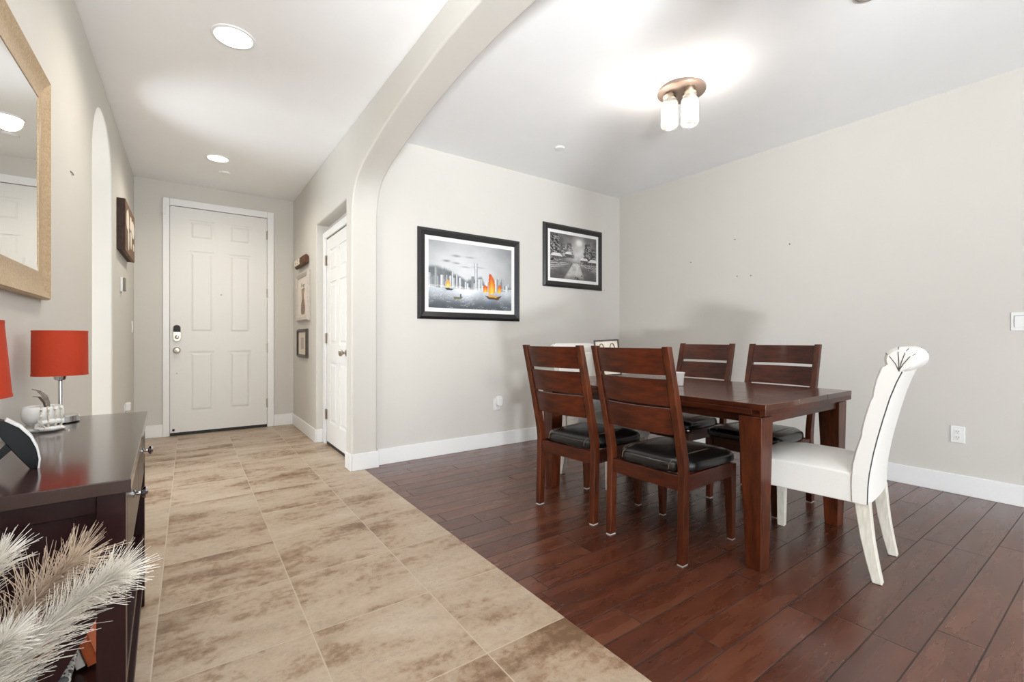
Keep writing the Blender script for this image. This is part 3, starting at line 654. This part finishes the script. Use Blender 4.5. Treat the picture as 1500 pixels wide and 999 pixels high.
# log sign with pale strokes
sg = thing('log_sign', 'small bark-edged wooden sign with pale lettering above the hall pictures', 'sign', (XH0, 5.53, 1.915), -PI/2)
MB().rings([[(x, -0.004-0.05*abs(math.sin(a/2))*k if False else -0.002-0.026*k*(1+math.sin(a)), 0.055*k*math.cos(a)) for a in [2*PI*j/16 for j in range(16)]] for x, k in ((-0.28, 0.75), (-0.265, 0.95), (-0.1, 1.0), (0.1, 1.02), (0.265, 0.98), (0.28, 0.8))]).build('log', M['bark'], sg, smooth=True)
m = MB()
for pts in ([(-0.17, 0.02), (-0.2, 0.028), (-0.215, 0), (-0.2, -0.028), (-0.17, -0.02)], [(-0.14, -0.03), (-0.12, 0.03), (-0.10, -0.03)], [(-0.132, -0.008), (-0.108, -0.008)], [(-0.03, 0.024), (-0.06, 0.026), (-0.07, 0.01), (-0.035, -0.008), (-0.04, -0.026), (-0.07, -0.026)], [(0.0, -0.03), (0.02, 0.03), (0.04, -0.03)], [(0.008, -0.008), (0.032, -0.008)]):
    m.tube([(x, -0.056, z) for x, z in pts], 0.0075, 6)
m.build('lettering', M['paleletter'], sg)

# rustic board picture on the left hall wall
rp = thing('rustic_board_picture', 'dark rustic board picture with pale painted shapes on the left hall wall', 'picture', (XL, 5.13, 1.97), PI/2)
m = MB()
for i in range(4): m.box(-0.37, 0.37, -0.055, -0.03, -0.205+i*0.1035, -0.205+(i+1)*0.1035-0.003)
m.build('board', M['rust'], rp, bevel=0.003)
MB().box(-0.375, -0.35, -0.052, 0, -0.205, 0.207).box(0.35, 0.375, -0.052, 0, -0.205, 0.207).box(-0.35, 0.35, -0.03, 0, -0.2, -0.17).box(-0.35, 0.35, -0.03, 0, 0.17, 0.2).build('batten', M['rustdark'], rp, bevel=0.002)
m = MB(); rr_ = random.Random(3)
for cx, cz, w, h in ((-0.22, 0.06, 0.10, 0.1), (-0.16, -0.08, 0.05, 0.09), (0.02, 0.07, 0.08, 0.08), (0.04, -0.05, 0.06, 0.09), (0.2, 0.06, 0.12, 0.09), (0.25, -0.09, 0.05, 0.04)):
    m.prism([(cx+w*math.cos(2*PI*k/14)*(0.7+0.4*rr_.random()), cz+h*math.sin(2*PI*k/14)*(0.7+0.4*rr_.random())) for k in range(14)], 'y', -0.0575, -0.054)
m.build('painted_shapes', M['cream'], rp)

# ------------------------------------------------------------------ small fittings
th = thing('thermostat', 'taupe and white wall thermostat below the rustic board picture', 'thermostat', (XL, 5.05, 1.51), PI/2)
MB().box(-0.06, 0.06, -0.018, 0, -0.06, 0.06).build('wall_plate', M['plate'], th, bevel=0.004)
MB().box(-0.06, 0.02, -0.032, -0.018, -0.052, 0.058).build('cover', M['greyplastic'], th, bevel=0.004)
def plate(name, label, cat, loc, rz, w, h, parts):
    t = thing(name, label, cat, loc, rz)
    MB().box(-w/2, w/2, -0.006, 0, -h/2, h/2).build('cover_plate', M['plate'], t, bevel=0.003)
    for nm, bx, mt in parts: MB().box(*bx).build(nm, M[mt], t, bevel=0.0008)
    return t
plate('light_switch', 'white switch plate on the left hall wall by the front door corner', 'switch', (XL, 5.95, 1.175), PI/2, 0.08, 0.118, [('rocker', (-0.017, 0.017, -0.010, -0.006, -0.033, 0.033), 'plate')])
nl = plate('wall_outlet', 'white outlet with plug-in night light low on the left hall wall', 'outlet', (XL, 5.3, 0.415), PI/2, 0.075, 0.115, [('socket', (-0.016, 0.016, -0.009, -0.006, -0.045, -0.012), 'slot')])
MB().box(-0.025, 0.025, -0.045, -0.006, -0.002, 0.07).build('night_light', M['plate'], nl, bevel=0.008)
def outlet_parts():
    p = []
    for z in (0.02, -0.02):
        p += [('receptacle', (-0.016, 0.016, -0.0085, -0.006, z-0.014, z+0.014), 'plate'), ('slot', (-0.008, -0.005, -0.0092, -0.008, z-0.003, z+0.007), 'slot'), ('slot', (0.005, 0.008, -0.0092, -0.008, z-0.003, z+0.007), 'slot'), ('slot', (-0.002, 0.002, -0.0092, -0.008, z-0.011, z-0.007), 'slot')]
    return p
plate('wall_outlet', 'white duplex outlet low on the right dining wall behind the white chair', 'outlet', (XE, 0.765, 0.404), -PI/2, 0.073, 0.112, outlet_parts())
on = plate('wall_outlet', 'white outlet with rounded plug-in device low on the far dining wall', 'outlet', (2.475, YN, 0.413), 0, 0.075, 0.118, outlet_parts()[4:])
pill(0.008, 0.035, 0.03, 0.022, -0.05, -0.006).build('plug_in_device', M['plate'], on, bevel=0.006, smooth=True)
sw = plate('light_switch', 'white two-rocker switch plate at right end of dining wall', 'switch', (XE, 0.458, 1.162), -PI/2, 0.125, 0.118, [('rocker', (-0.046, -0.004, -0.010, -0.006, -0.035, 0.035), 'plate'), ('rocker', (0.008, 0.046, -0.010, -0.006, -0.035, 0.035), 'plate'), ('slot', (-0.047, -0.0455, -0.0105, -0.006, -0.036, 0.036), 'slot'), ('slot', (-0.047, -0.003, -0.0105, -0.006, 0.0345, 0.0362), 'slot')])
nh = 0
for y, z in ((2.31, 2.005), (1.825, 1.877), (2.29, 1.65), (2.16, 1.642), (2.78, 1.848)):
    o = MB().lathe([(0.006, -0.003), (0.006, 0.0)], 10, (XE, y, z), 'x').build('wall_anchor', M['slot' if nh in (1,) else 'greyplastic'])
    tag(o, 'tiny wall anchor hole in the bare right dining wall', 'wall anchor', 'anchor holes in the bare wall'); nh += 1
o = MB().tube([(XL+0.001, 3.02, 1.86), (XL+0.004, 3.05, 1.861), (XL+0.004, 3.08, 1.859)], 0.002, 6).build('wall_nail', M['slot']); tag(o, 'small dark nail in the left wall between mirror and arch', 'nail')

def can(x, y, r, lab):
    t = thing('recessed_light', lab, 'ceiling light', (x, y, ZC), group='recessed hall lights')
    MB().lathe([(r, 0), (r, -0.006), (r-0.014, -0.009), (r-0.016, 0)], 40, (0, 0, 0)).build('trim_ring', M['trim'], t, smooth=True)
    MB().lathe([(r-0.016, -0.001), (r-0.018, -0.005), (0.001, -0.006)], 40).build('diffuser', M['led'], t)
    l = bpy.data.lights.new('recessed_lamp', 'SPOT'); l.energy = 44; l.spot_size = R(160); l.spot_blend = 0.8; l.color = (1, 0.92, 0.80); l.shadow_soft_size = 0.08
    lo = bpy.data.objects.new('recessed_lamp', l); COL.objects.link(lo); lo.location = (x, y, ZC-0.02)
can(0.207, 3.0, 0.108, 'round lit recessed ceiling light in the hall nearest the camera')
can(0.225, 5.09, 0.098, 'round lit recessed ceiling light in the hall close to the front door')
o = MB().lathe([(0.055, 0), (0.055, -0.008), (0.05, -0.014), (0.002, -0.016)], 30, (0.303, 5.5, ZC)).build('ceiling_disc', M['trim'], smooth=True); tag(o, 'small white ceiling disc between recessed light and front door', 'sprinkler cover')
o = MB().lathe([(0.043, 0), (0.043, -0.004), (0.038, -0.011), (0.002, -0.012)], 30, (2.694, 3.055, ZC)).build('ceiling_disc', M['trim'], smooth=True); tag(o, 'small grey disc on dining ceiling towards the far wall', 'sprinkler cover')
sk = thing('sprinkler_cover', 'dark-rimmed ceiling disc cut by the top edge of the picture', 'sprinkler cover', (2.72, 0.80, ZC))
MB().lathe([(0.06, 0), (0.06, -0.012), (0.048, -0.016), (0.046, 0)], 30).build('rim', M['greyplastic'], sk, smooth=True); MB().lathe([(0.045, -0.002), (0.043, -0.013), (0.002, -0.014)], 30).build('cover', M['trim'], sk, smooth=True)

# flush ceiling lamp with two glass jars
cl = thing('ceiling_lamp', 'bronze flush ceiling lamp with two lit glass jars above the table', 'ceiling light', (2.745, 1.865, ZC))
MB().lathe([(0.148, 0), (0.156, -0.004), (0.156, -0.02), (0.15, -0.024), (0.002, -0.024)], 48).build('canopy', M['bronze'], cl, smooth=True)
for dx, dy, dz in ((-0.06, 0.05, -0.004), (-0.025, -0.08, -0.026)):
    sc = MB().lathe([(0.03, -0.022), (0.03, -0.034+dz), (0.044, -0.038+dz), (0.044, -0.062+dz), (0.04, -0.066+dz), (0.002, -0.066+dz)], 28, (dx, dy, 0)).build('socket', M['nickel'], cl, smooth=True)
    MB().lathe([(0.042, -0.064), (0.044, -0.072), (0.056, -0.088), (0.057, -0.24), (0.05, -0.252), (0.002, -0.254)], 32, (dx, dy, dz)).build('jar', M['jar'], cl, smooth=True)
    MB().sphere((dx, dy, -0.15+dz), 0.03, 16, 10, (1, 1, 1.7)).build('bulb', M['bulb'], cl, smooth=True)
    l = bpy.data.lights.new('jar_lamp', 'POINT'); l.energy = 3.2; l.color = (1, 0.95, 0.89); l.shadow_soft_size = 0.03
    lo = bpy.data.objects.new('jar_lamp', l); COL.objects.link(lo); lo.location = (2.745+dx*2.6, 1.865+dy*2.2, ZC-0.17)

# ------------------------------------------------------------------ things on the table
cu = thing('cup', 'small off-white ribbed cup on the table between two brown chairs', 'cup', (2.50, 1.715, 0.7602))
MB().lathe([(0.024, 0), (0.026, 0.004), (0.032, 0.07), (0.036, 0.078), (0.036, 0.084), (0.031, 0.082), (0.024, 0.012), (0.001, 0.01)], 32, cap=False).build('cup_body', M['ceramic'], cu, smooth=True)
MB().lathe([(0.0275, 0), (0.0275, 0.003), (0.024, 0.004)], 32).build('cup_base', M['bronze'], cu)
pf = thing('tabletop_frame', 'small dark-framed cream card with two brown loops at the far end of the table', 'picture frame', (2.66, 2.44, 0.7602), R(-33))
pf.rotation_euler = (R(-9), R(-3), R(-33)); pf.location.z = 0.766
for b in ((-0.098, 0.098, -0.008, 0.008, 0.272, 0.284), (-0.098, 0.098, -0.008, 0.008, 0, 0.012), (-0.098, -0.087, -0.008, 0.008, 0.012, 0.272), (0.087, 0.098, -0.008, 0.008, 0.012, 0.272)): MB().box(*b).build('frame_bar', M['darkwoodframe'], pf, bevel=0.001)
MB().box(-0.088, 0.088, -0.002, 0.005, 0.01, 0.274).build('card', M['cream'], pf)
m = MB()
for cx in (-0.042, 0.042):
    m.tube([(cx-0.03, -0.004, 0.12), (cx-0.024, -0.004, 0.2), (cx-0.008, -0.004, 0.25), (cx+0.003, -0.004, 0.254), (cx+0.012, -0.004, 0.245), (cx+0.026, -0.004, 0.2), (cx+0.034, -0.004, 0.12)], 0.0032, 6)
m.build('looped_drawing', M['bark'], pf)

# ------------------------------------------------------------------ dresser (local x toward the hall, local y along the wall)
ZT = 0.76
dr = thing('console_dresser', 'dark espresso console dresser along the left wall under the mirror', 'dresser', (-0.0975, 1.232, 0), R(1.85))
DW, DL = 0.318, 1.121
MB().box(-DW, 0, 0, DL, ZT-0.028, ZT).build('dresser_top', M['espressotop'], dr, bevel=0.002)
zl = ZT-0.0285; ins = 0.009; lw = 0.046
for x0 in (-ins-lw, -DW+ins):
    for y0 in (0.012, DL-0.012-lw): MB().box(x0, x0+lw, y0, y0+lw, 0, zl).build('leg', M['espresso'], dr, bevel=0.002)
xa, xb = -DW+ins+lw, -ins-lw
for y0 in (0.022, DL-0.012-0.036):
    MB().box(xa, xb, y0+0.008, y0+0.02, 0.54, zl).box(xa, xb, y0, y0+0.026, 0.692, zl).box(xa, xb, y0, y0+0.026, 0.515, 0.55).build('side_panel', M['espresso'], dr, bevel=0.002)
    MB().box(xa, xb, y0, y0+0.026, 0.09, 0.13).build('side_rail', M['espresso'], dr, bevel=0.002)
    for s in (1, -1):
        z0, z1 = (0.13, 0.515) if s > 0 else (0.515, 0.13); d = 0.018 if s > 0 else -0.018; yb = y0+(0.0 if s > 0 else 0.013)
        dxn, dzn = 0.0175, 0.0185*s
        P0, P1 = (xa, z0), (xb, z1); L = math.hypot(P1[0]-P0[0], P1[1]-P0[1]); nx, nz = -(P1[1]-P0[1])/L*0.017, (P1[0]-P0[0])/L*0.017
        MB().prism([(P0[0]+nx, P0[1]+nz), (P0[0]-nx, P0[1]-nz), (P1[0]-nx, P1[1]-nz), (P1[0]+nx, P1[1]+nz)], 'y', yb, yb+0.012).build('cross_brace', M['espresso'], dr)
MB().box(-DW+ins, -DW+ins+0.012, 0.06, DL-0.06, 0.09, zl).build('back_panel', M['espresso'], dr)
MB().box(-DW+ins+0.013, -ins-0.004, 0.05, DL-0.05, 0.263, 0.285).build('shelf', M['espresso'], dr, bevel=0.002)
MB().box(-DW+ins+0.013, -ins-0.004, 0.05, DL-0.05, 0.08, 0.10).build('bottom_shelf', M['espresso'], dr, bevel=0.002)
y0, y1 = 0.012+lw, DL-0.012-lw
MB().box(-ins-0.03, -ins-0.002, y0, y1, 0.525, 0.565).box(-ins-0.03, -ins-0.002, y0, y1, 0.715, zl).box(-DW+ins+0.012, -ins-0.03, y0, y1, 0.525, 0.54).build('front_rail', M['espresso'], dr, bevel=0.002)
for k in range(2):
    a, b = y0+0.003+k*(y1-y0)/2, y0-0.003+(k+1)*(y1-y0)/2
    dw = MB().box(-ins-0.02, -ins, a, b, 0.569, 0.711).build('drawer', M['espresso'], dr, bevel=0.002)
    for q in (0.40,) if k == 0 else (0.5,):
        MB().lathe([(0.010, -ins), (0.010, -ins+0.004), (0.005, -ins+0.007), (0.005, -ins+0.016), (0.013, -ins+0.02), (0.0145, -ins+0.026), (0.01, -ins+0.031), (0.001, -ins+0.032)], 18, (0, a+q*(b-a), 0.66), 'x').build('knob', M['chrome'], dw, smooth=True)

def W2(lx, ly, lz=0.0):   # dresser-local point to world
    c, s = math.cos(R(1.85)), math.sin(R(1.85)); return (-0.0975+lx*c-ly*s, 1.232+lx*s+ly*c, lz)
def lampmake(label, loc, base_r, tilt):
    t = thing('table_lamp', label, 'lamp', loc, 0, 'orange table lamps on the dresser')
    MB().lathe([(base_r, 0), (base_r, 0.004)], 40).build('base_pad', M['glossblack'], t)
    MB().lathe([(base_r, 0.0045), (base_r, 0.024), (base_r-0.003, 0.027), (0.001, 0.028)], 40).build('base', M['chrome'], t, smooth=True)
    MB().lathe([(0.006, 0.027), (0.006, 0.145), (0.016, 0.15), (0.019, 0.165), (0.012, 0.17), (0.001, 0.171)], 20).build('stem', M['chrome'], t, smooth=True)
    h0, h1, ra, rb = 0.165, 0.320, 0.072, 0.071
    sh = MB().lathe([(ra, h0), (rb, h1), (rb-0.002, h1), (ra-0.002, h0), (ra, h0)], 48, cap=False).build('lamp_shade', M['shade'], t, smooth=True)
    MB().lathe([(ra+0.0006, h0), (ra+0.0006, h0+0.006)], 48, cap=False).build('shade_trim', M['shade'], sh, smooth=True)
    MB().lathe([(rb+0.0006, h1-0.006), (rb+0.0006, h1)], 48, cap=False).build('shade_trim', M['shade'], sh, smooth=True)
    m = MB()
    for k in range(3): a = 2*PI*k/3; m.tube([(0.012*math.cos(a), 0.012*math.sin(a), h0+0.006), ((ra-0.003)*math.cos(a), (ra-0.003)*math.sin(a), h0+0.004)], 0.0014, 5)
    m.build('spider', M['chrome'], sh)
    if tilt:
        sh.rotation_euler = (0, tilt, 0); sh.location = (0.2*-math.sin(tilt)*0.9, 0, 0.004)
    return t
lampmake('orange drum-shade chrome lamp at the far end of the dresser, beside the white skull bowl', (-0.364, 2.205, ZT), 0.049, 0)
lampmake('orange drum-shade chrome lamp cut by the left picture edge, near the black frame', (-0.364, 1.335, ZT), 0.049, R(-4))

# white skull bowl with skeleton hand and feathers
sb = thing('skull_bowl', 'white ceramic skull bowl held by a bony hand on the dresser', 'bowl', (-0.372, 2.045, ZT), R(-28)); sb.scale = (0.78, 0.78, 0.86)
MB().lathe([(0.03, 0), (0.055, 0.001), (0.06, 0.006), (0.05, 0.012), (0.02, 0.014)], 30).build('saucer_base', M['ceramic'], sb, smooth=True)
MB().lathe([(0.02, 0.014), (0.045, 0.022), (0.06, 0.042), (0.064, 0.062), (0.06, 0.084), (0.055, 0.09), (0.052, 0.088), (0.055, 0.062), (0.04, 0.03), (0.001, 0.026)], 36, (-0.008, 0.0, 0), cap=False).build('cranium', M['ceramic'], sb, smooth=True)
m = MB(); m.tube([(0.02, -0.058, 0.03), (0.04, -0.05, 0.036), (0.058, -0.03, 0.038), (0.066, -0.005, 0.036)], [0.008, 0.010, 0.010, 0.007], 10)
m.tube([(0.012, -0.055, 0.02), (0.03, -0.056, 0.013), (0.055, -0.04, 0.012), (0.07, -0.012, 0.013)], [0.006, 0.009, 0.009, 0.006], 10).tube([(0.018, -0.06, 0.032), (0.016, -0.061, 0.014)], 0.007, 8)
m.build('jaw', M['ceramic'], sb, smooth=True)
m = MB()
for k in range(4):
    a = R(-62+k*17); c, s = math.cos(a), math.sin(a)
    for (r0, z0), (r1, z1) in (((0.07, 0.036), (0.071, 0.058)), ((0.071, 0.060), (0.069, 0.078)), ((0.068, 0.08), (0.06, 0.094 - 0.003*abs(k-1.5)))):
        m.tube([(r0*c, r0*s, z0), ((r0*.7+r1*.3)*c, (r0*.7+r1*.3)*s, z0*.7+z1*.3), ((r0*.3+r1*.7)*c, (r0*.3+r1*.7)*s, z0*.3+z1*.7), (r1*c, r1*s, z1)], [0.0045, 0.0028, 0.0028, 0.0042], 7)
    m.tube([(0.066*c, 0.066*s, 0.014), (0.07*c, 0.07*s, 0.034)], [0.0045, 0.004], 7)
m.tube([(0.045, -0.05, 0.012), (0.035, -0.062, 0.03), (0.024, -0.064, 0.044)], [0.0045, 0.0032, 0.004], 7)
m.build('skeleton_hand', M['bone'], sb, smooth=True)
m = MB()
def feather(pts, w):
    pts = [Vector(p) for p in pts]; n = len(pts)
    for s in (-1, 1):
        rr = [[tuple(p), tuple(p+Vector((0.3*s*w*math.sin(PI*min(1, 0.15+i/(n-1))), s*w*math.sin(PI*min(1.0, (i+0.15)/(n-0.7))), 0.001)))] for i, p in enumerate(pts)]
        m.rings(rr, cap=False, closed=False)
    m.tube(pts, 0.0011, 5)
feather([(0.01, 0, 0.06), (0.006, 0.002, 0.10), (-0.006, 0.004, 0.126), (-0.028, 0.006, 0.145), (-0.052, 0.008, 0.152)], 0.010)
feather([(0.0, 0.005, 0.06), (-0.008, 0.006, 0.10), (-0.028, 0.009, 0.122), (-0.052, 0.012, 0.124)], 0.006)
o = m.build('feather_sprig', M['feather']); o.location = (-0.372, 2.045, ZT); o.rotation_euler = (0, 0, R(-28)); o.scale = (0.85, 0.85, 0.86); tag(o, 'grey-brown curled feathers standing in the white skull bowl', 'feather')

# curved black photo frame seen edge-on
cf = thing('curved_photo_frame', 'black curved-back photo frame with white face propped on the dresser', 'picture frame', (-0.277, 1.45, ZT), R(12))
arc_o = [(-0.0+0.0, 0.0), (0.002, 0.02), (-0.002, 0.045), (-0.012, 0.072), (-0.028, 0.095), (-0.050, 0.113), (-0.066, 0.119)]
arc_i = [(-0.072, 0.113), (-0.062, 0.092), (-0.047, 0.062), (-0.03, 0.032), (-0.014, 0.006), (-0.010, 0.0)]
MB().prism(arc_o+arc_i, 'y', 0, 0.03).build('frame_body', M['glossblack'], cf, bevel=0.0015)
outer = [(x+0.0042, z+0.0008*i) for i, (x, z) in enumerate(arc_o)]
outer[0] = (0.004, 0.0); inn = [(x+0.0005, z) for x, z in arc_o]
MB().prism(outer[:6]+list(reversed(inn[:6])), 'y', -0.001, 0.031).build('front_panel', M['plate'], cf, bevel=0.001)
MB().prism([(-0.046, 0.064), (-0.036, 0.05), (-0.082, 0.0), (-0.094, 0.0)], 'y', 0.006, 0.024).build('easel_leg', M['glossblack'], cf)
MB().box(-0.066, -0.058, -0.001, 0.0, 0.088, 0.102).build('hook_slot', M['plate'], cf)

# mirror
mi = thing('wall_mirror', 'large champagne-framed mirror on the left wall above the dresser', 'mirror', (XL, 1.76, 1.624), PI/2)
MW, MH, fwd = 1.46, 0.845, 0.10
for k in range(4):
    a, b = MW/2, MH/2; O = [(-a, -b), (a, -b), (a, b), (-a, b)]; I = [(-a+fwd, -b+fwd), (a-fwd, -b+fwd), (a-fwd, b-fwd), (-a+fwd, b-fwd)]
    def sec(z):
        f = lambda q: (O[z][0]+(I[z][0]-O[z][0])*q, O[z][1]+(I[z][1]-O[z][1])*q)
        return [(f(q)[0], d, f(q)[1]) for q, d in ((0, 0), (0, -0.022), (0.06, -0.029), (0.14, -0.026), (0.35, -0.017), (0.65, -0.013), (0.88, -0.0128), (0.97, -0.0136), (1.0, -0.0128), (1.0, 0))]
    MB().rings([sec(k), sec((k+1) % 4)]).build('frame_bar', M['champagne'], mi, smooth=True)
a, b = MW/2-fwd, MH/2-fwd; bv = 0.025
MB().add([(-a, -0.0112, -b), (a, -0.0112, -b), (a, -0.0112, b), (-a, -0.0112, b), (-a+bv, -0.0126, -b+bv), (a-bv, -0.0126, -b+bv), (a-bv, -0.0126, b-bv), (-a+bv, -0.0126, b-bv)], [(4, 5, 6, 7), (0, 1, 5, 4), (1, 2, 6, 5), (2, 3, 7, 6), (3, 0, 4, 7)]).build('mirror_glass', M['mirror'], mi)

# ------------------------------------------------------------------ shelf contents
bx = 0.0
for k, (th_, hh, dd, mt, lean, lab) in enumerate(((0.020, 0.155, 0.12, 'orangebook', 16, 'orange-covered book leaning on the dresser shelf, outermost of the row'), (0.016, 0.145, 0.12, 'whitebook', 16, 'cream-covered book leaning second in the row on the dresser shelf'), (0.012, 0.14, 0.115, 'greybook', 16, 'dark grey book leaning third in the row on the dresser shelf'), (0.022, 0.15, 0.12, 'pinkbook', 16, 'salmon-covered book leaning fourth in the row on the dresser shelf'), (0.018, 0.135, 0.11, 'orangebook', 16, 'orange-covered book leaning innermost of the row on the dresser shelf'))):
    b = thing('book', lab, 'book', W2(-0.066-bx, 0.20, 0.2925), R(1.85), 'books on the dresser shelf'); b.rotation_euler = (0, R(-lean), R(1.85))
    MB().box(-th_, 0, 0.0, 0.004, 0.003, hh).box(-th_, -th_+0.002, 0, dd, 0.003, hh).box(-0.002, 0, 0, dd, 0.003, hh).build('cover', M[mt], b)
    MB().box(-th_+0.002, -0.002, 0.004, dd-0.004, 0.006, hh-0.004).build('pages', M['pages'], b); bx += th_+0.0035
bn = thing('storage_bin', 'grey and white scroll-patterned fabric bin on the dresser shelf', 'bin', W2(-0.185, 0.115, 0.2855), R(1.85))
MB().taper((0, 0, 0), (0.15, 0.085), (0, 0, 0.062), (0.165, 0.095)).build('bin_body', M['scroll'], bn, bevel=0.008)
MB().box(-0.086, 0.086, -0.05, 0.05, 0.055, 0.068).build('bin_rim', M['scroll'], bn, bevel=0.004)

# ------------------------------------------------------------------ pampas plumes in a floor vase
va = thing('floor_vase', 'tall stoneware floor vase holding pampas plumes in front of the dresser', 'vase', (-0.335, 1.085, 0))
MB().lathe([(0.07, 0.0), (0.085, 0.03), (0.095, 0.15), (0.075, 0.27), (0.045, 0.33), (0.05, 0.35), (0.044, 0.35), (0.04, 0.33), (0.06, 0.25), (0.001, 0.05)], 32, cap=False).build('vase_body', M['terracotta'], va, smooth=True)
def plume(label, path, mat, n, length, seed, wide=1.0, t0=0.3):
    rnd = random.Random(seed)
    P = [Vector((-0.335, 1.085, 0.30)), Vector((-0.337, 1.09, 0.36))]+[Vector(p) for p in path]; p0 = P[0]; K = len(P)-1
    def B(t):
        q = min(max(t, 0), 0.9999)*K; i = int(q); f = q-i; a, b, c, d = P[max(i-1, 0)], P[i], P[i+1], P[min(i+2, K)]
        return 0.5*(2*b+(c-a)*f+(2*a-5*b+4*c-d)*f*f+(-a+3*b-3*c+d)*f**3)
    D = lambda t: (B(min(1, t+0.02))-B(t-0.02)).normalized()
    r = thing('pampas_plume', label, 'dried plant', tuple(p0), 0, 'pampas plumes in the floor vase')
    MB().tube([B(t/18)-p0 for t in range(19)], [0.0022-0.0012*t/18 for t in range(19)], 6).build('stem', M[mat], r)
    V, F = [], []
    for i in range(n):
        t = t0+(1-t0)*rnd.random()**0.9; b = B(t); d = D(t)
        q = Vector((rnd.gauss(0, 1), rnd.gauss(0, 1), rnd.gauss(0, 1))); q = (q-d*q.dot(d)).normalized()
        ang = R(6+30*rnd.random())*wide; e = (t-t0)/(1-t0)
        L = length*(0.6+0.5*rnd.random())*(1.0-0.45*e)*(0.7+0.3*min(1, e*4))
        pts = []; dr_ = (d*math.cos(ang)+q*math.sin(ang)).normalized(); pos = b.copy(); droop = -0.02-0.05*rnd.random()
        for k in range(5):
            pts.append(pos-p0); pos = pos+dr_*(L/4); dr_ = (dr_+Vector((0, 0, droop))+q*0.06*wide).normalized()
        side = dr_.cross(d); side = side.normalized() if side.length > 1e-5 else Vector((1, 0, 0)); up = side.cross(dr_).normalized()
        w = 0.00072*(0.7+0.6*rnd.random()); base = len(V)
        for k, p in enumerate(pts):
            ww = w*(1-0.5*k/4)
            for a in range(3): V.append(tuple(p+side*ww*math.cos(2*PI*a/3)+up*ww*math.sin(2*PI*a/3)))
        for k in range(4):
            for a in range(3): c = (a+1) % 3; F.append((base+k*3+a, base+k*3+c, base+(k+1)*3+c, base+(k+1)*3+a))
    m = MB(); m.v, m.f = V, F
    o = m.build('plume', M[mat], r); o['kind'] = 'stuff'
plume('white pampas plume arching furthest right over the dresser leg', [(-0.285, 1.125, 0.45), (-0.18, 1.105, 0.568), (-0.112, 1.065, 0.628)], 'plumewhite', 1350, 0.13, 1)
plume('beige pampas plume upright against the dark dresser side', [(-0.285, 1.155, 0.48), (-0.228, 1.145, 0.58), (-0.168, 1.12, 0.652)], 'plumebeige', 560, 0.135, 2, 1.3, 0.45)
plume('white pampas plume cut by the left picture edge, highest of the white ones', [(-0.335, 1.13, 0.47), (-0.312, 1.17, 0.59), (-0.272, 1.16, 0.662)], 'plumewhite', 700, 0.115, 3)
plume('short dense white pampas plume at bottom left, below the beige plume', [(-0.315, 1.10, 0.44), (-0.285, 1.10, 0.50), (-0.245, 1.08, 0.556)], 'plumewhite', 1000, 0.115, 4)
